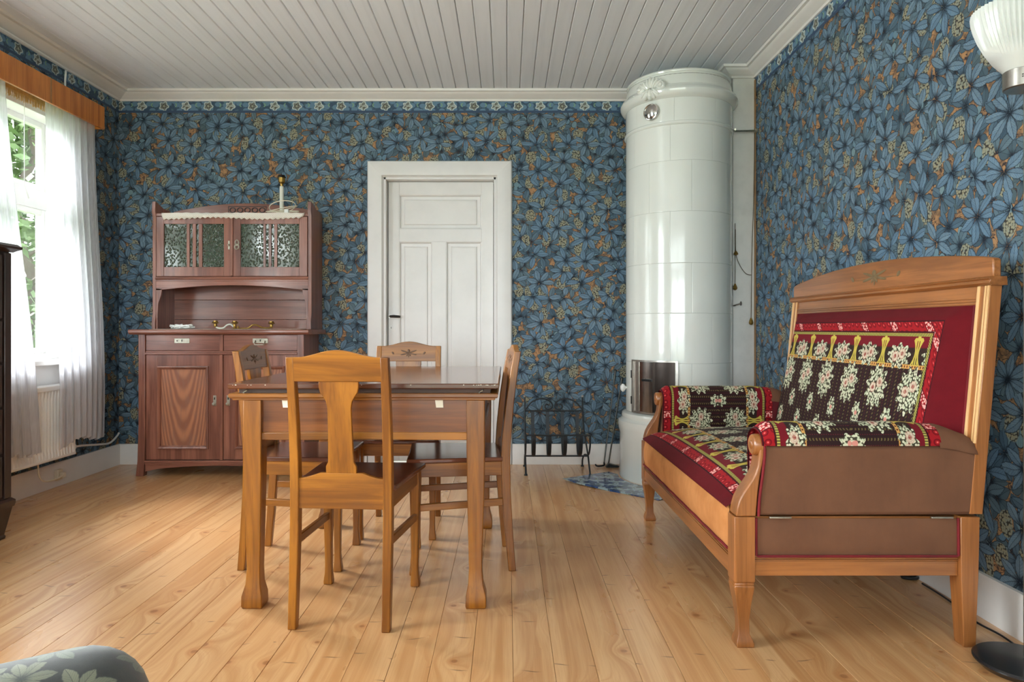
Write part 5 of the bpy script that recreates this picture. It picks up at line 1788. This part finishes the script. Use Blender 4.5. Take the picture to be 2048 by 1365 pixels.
# radiator below the window
ra = thing('radiator', 'white panel radiator under the window, partly behind the curtain', 'radiator', (-2.77, 3.75, .43))
RY0, RY1, RZ0, RZ1 = 3.32, 4.310, .205, .655
nfl = 34
def rad(a, b):
    k = a * nfl
    q = k - math.floor(k)
    d = .012 * sstep(.10, .22, q) * sstep(.90, .78, q) * sstep(0, .07, b) * sstep(1, .93, b)
    return (-2.722 - d, lerp(RY0 + .02, RY1 - .02, a), lerp(RZ0 + .015, RZ1 - .03, b)), (a, b)
obj('front_plate', MB().grid(rad, nfl * 8, 8), M['radiator'], ra, smooth=40)
rbx = MB()
rbx.box(-2.81, -2.722, RY0, RY0 + .02, RZ0, RZ1); rbx.box(-2.81, -2.722, RY1 - .02, RY1, RZ0, RZ1)
rbx.box(-2.81, -2.718, RY0, RY1, RZ1 - .032, RZ1); rbx.box(-2.81, -2.720, RY0, RY1, RZ0, RZ0 + .018)
rbx.box(-2.81, -2.795, RY0, RY1, RZ0, RZ1)
obj('casing', rbx, M['radiator'], ra, bevel=.004)
for yv in (3.45, 4.1): obj('bracket', MB().box(-2.859, -2.80, yv, yv + .03, .28, .60), M['radiator'], ra)
obj('valve', MB().lathe([(.014, 0), (.022, .006), (.022, .040), (.015, .052)], (-2.765, 4.312, .245), 14, 'y'), M['white_plastic'], ra)
obj('pipe', MB().tube([(-2.765, 4.335, .245), (-2.765, 4.335, .30), (-2.765, 4.325, .325)], .008, 8), M['radiator'], ra)
obj('thermostat_cable', MB().tube(spline([(-2.765, 4.36, .240), (-2.77, 4.45, .235), (-2.80, 4.70, .20), (-2.822, 4.85, .185), (-2.830, 4.95, .215), (-2.834, 4.985, .235)], 7), .007, 7), M['white_plastic'], ra)
sk = thing('wall_socket', 'cream socket with plug on the left baseboard below the radiator', 'socket', (-2.835, 4.30, .07))
obj('socket_box', MB().box(-2.838, -2.812, 4.275, 4.325, .045, .110), M['cream_plastic'], sk, bevel=.004)
obj('plug', MB().box(-2.812, -2.785, 4.285, 4.315, .060, .092), M['cream_plastic'], sk, bevel=.005)
obj('cord', MB().tube(spline([(-2.79, 4.29, .078), (-2.785, 4.22, .068), (-2.79, 4.12, .075), (-2.79, 4.07, .12), (-2.79, 4.06, .215)], 7), .005, 6), M['cream_plastic'], sk)

# ------------------------------------------------------------------ armchair, only the end of its arm reaches into the picture
ac = thing('armchair', 'dark armchair in leaf-patterned fabric, its rounded arm showing at the bottom left', 'armchair', (-.80, 0.70, 0))
ac_me = MB()
def capsule(c0, c1, r0, r1, n=18, cap=7):
    """rounded bolster between two points"""
    c0, c1 = Vector(c0), Vector(c1)
    d = (c1 - c0).normalized()
    path, rs = [], []
    for k in range(cap): a = PI / 2 * (1 - k / cap); path.append(c0 - d * r0 * math.sin(a)); rs.append(max(.002, r0 * math.cos(a)))
    for k in range(7): path.append(c0.lerp(c1, k / 6)); rs.append(lerp(r0, r1, k / 6))
    for k in range(1, cap + 1): a = PI / 2 * k / cap; path.append(c1 + d * r1 * math.sin(a)); rs.append(max(.002, r1 * math.cos(a)))
    return MB().tube(path, .1, n, rs)
axd = Vector((.82, .57, 0)).normalized(); axn = Vector((axd.y, -axd.x, 0))
e1 = Vector((-.690, 1.10, .376)); s1_ = e1 - axd * .52
obj('arm_rest', capsule(s1_, e1, .108, .104), M['floral'], ac, smooth=60)
def ob(o_, u0, u1, n0, n1, z0, z1):
    P = lambda u, n_, z: tuple(Vector((e1.x, e1.y, 0)) + axd * u + axn * n_ + Vector((0, 0, z)))
    return MB().add([P(u0, n0, z0), P(u1, n0, z0), P(u1, n1, z0), P(u0, n1, z0), P(u0, n0, z1), P(u1, n0, z1), P(u1, n1, z1), P(u0, n1, z1)],
                    [(3, 2, 1, 0), (4, 5, 6, 7), (0, 1, 5, 4), (1, 2, 6, 5), (2, 3, 7, 6), (3, 0, 4, 7)])
obj('arm_panel', ob(0, -.52, .05, -.075, .075, .10, .38), M['floral'], ac, bevel=.03)
e2 = e1 + axn * .66
obj('arm_rest', capsule(s1_ + axn * .66, e2, .108, .104), M['floral'], ac, smooth=60)
obj('arm_panel', ob(0, -.52, .05, .585, .735, .10, .38), M['floral'], ac, bevel=.03)
obj('seat_cushion', ob(0, -.50, .06, .085, .575, .20, .34), M['floral'], ac, bevel=.04)
obj('base_frame', ob(0, -.52, .02, .06, .60, .10, .23), M['floral'], ac, bevel=.02)
obj('backrest', ob(0, -.64, -.50, -.06, .72, .12, .74), M['floral'], ac, bevel=.05)
for u, n_ in ((.0, -.03), (.0, .69), (-.58, -.01), (-.58, .67)):
    obj('leg', ob(0, u - .02, u + .02, n_ - .02, n_ + .02, 0, .11), M['dark_z'], ac)
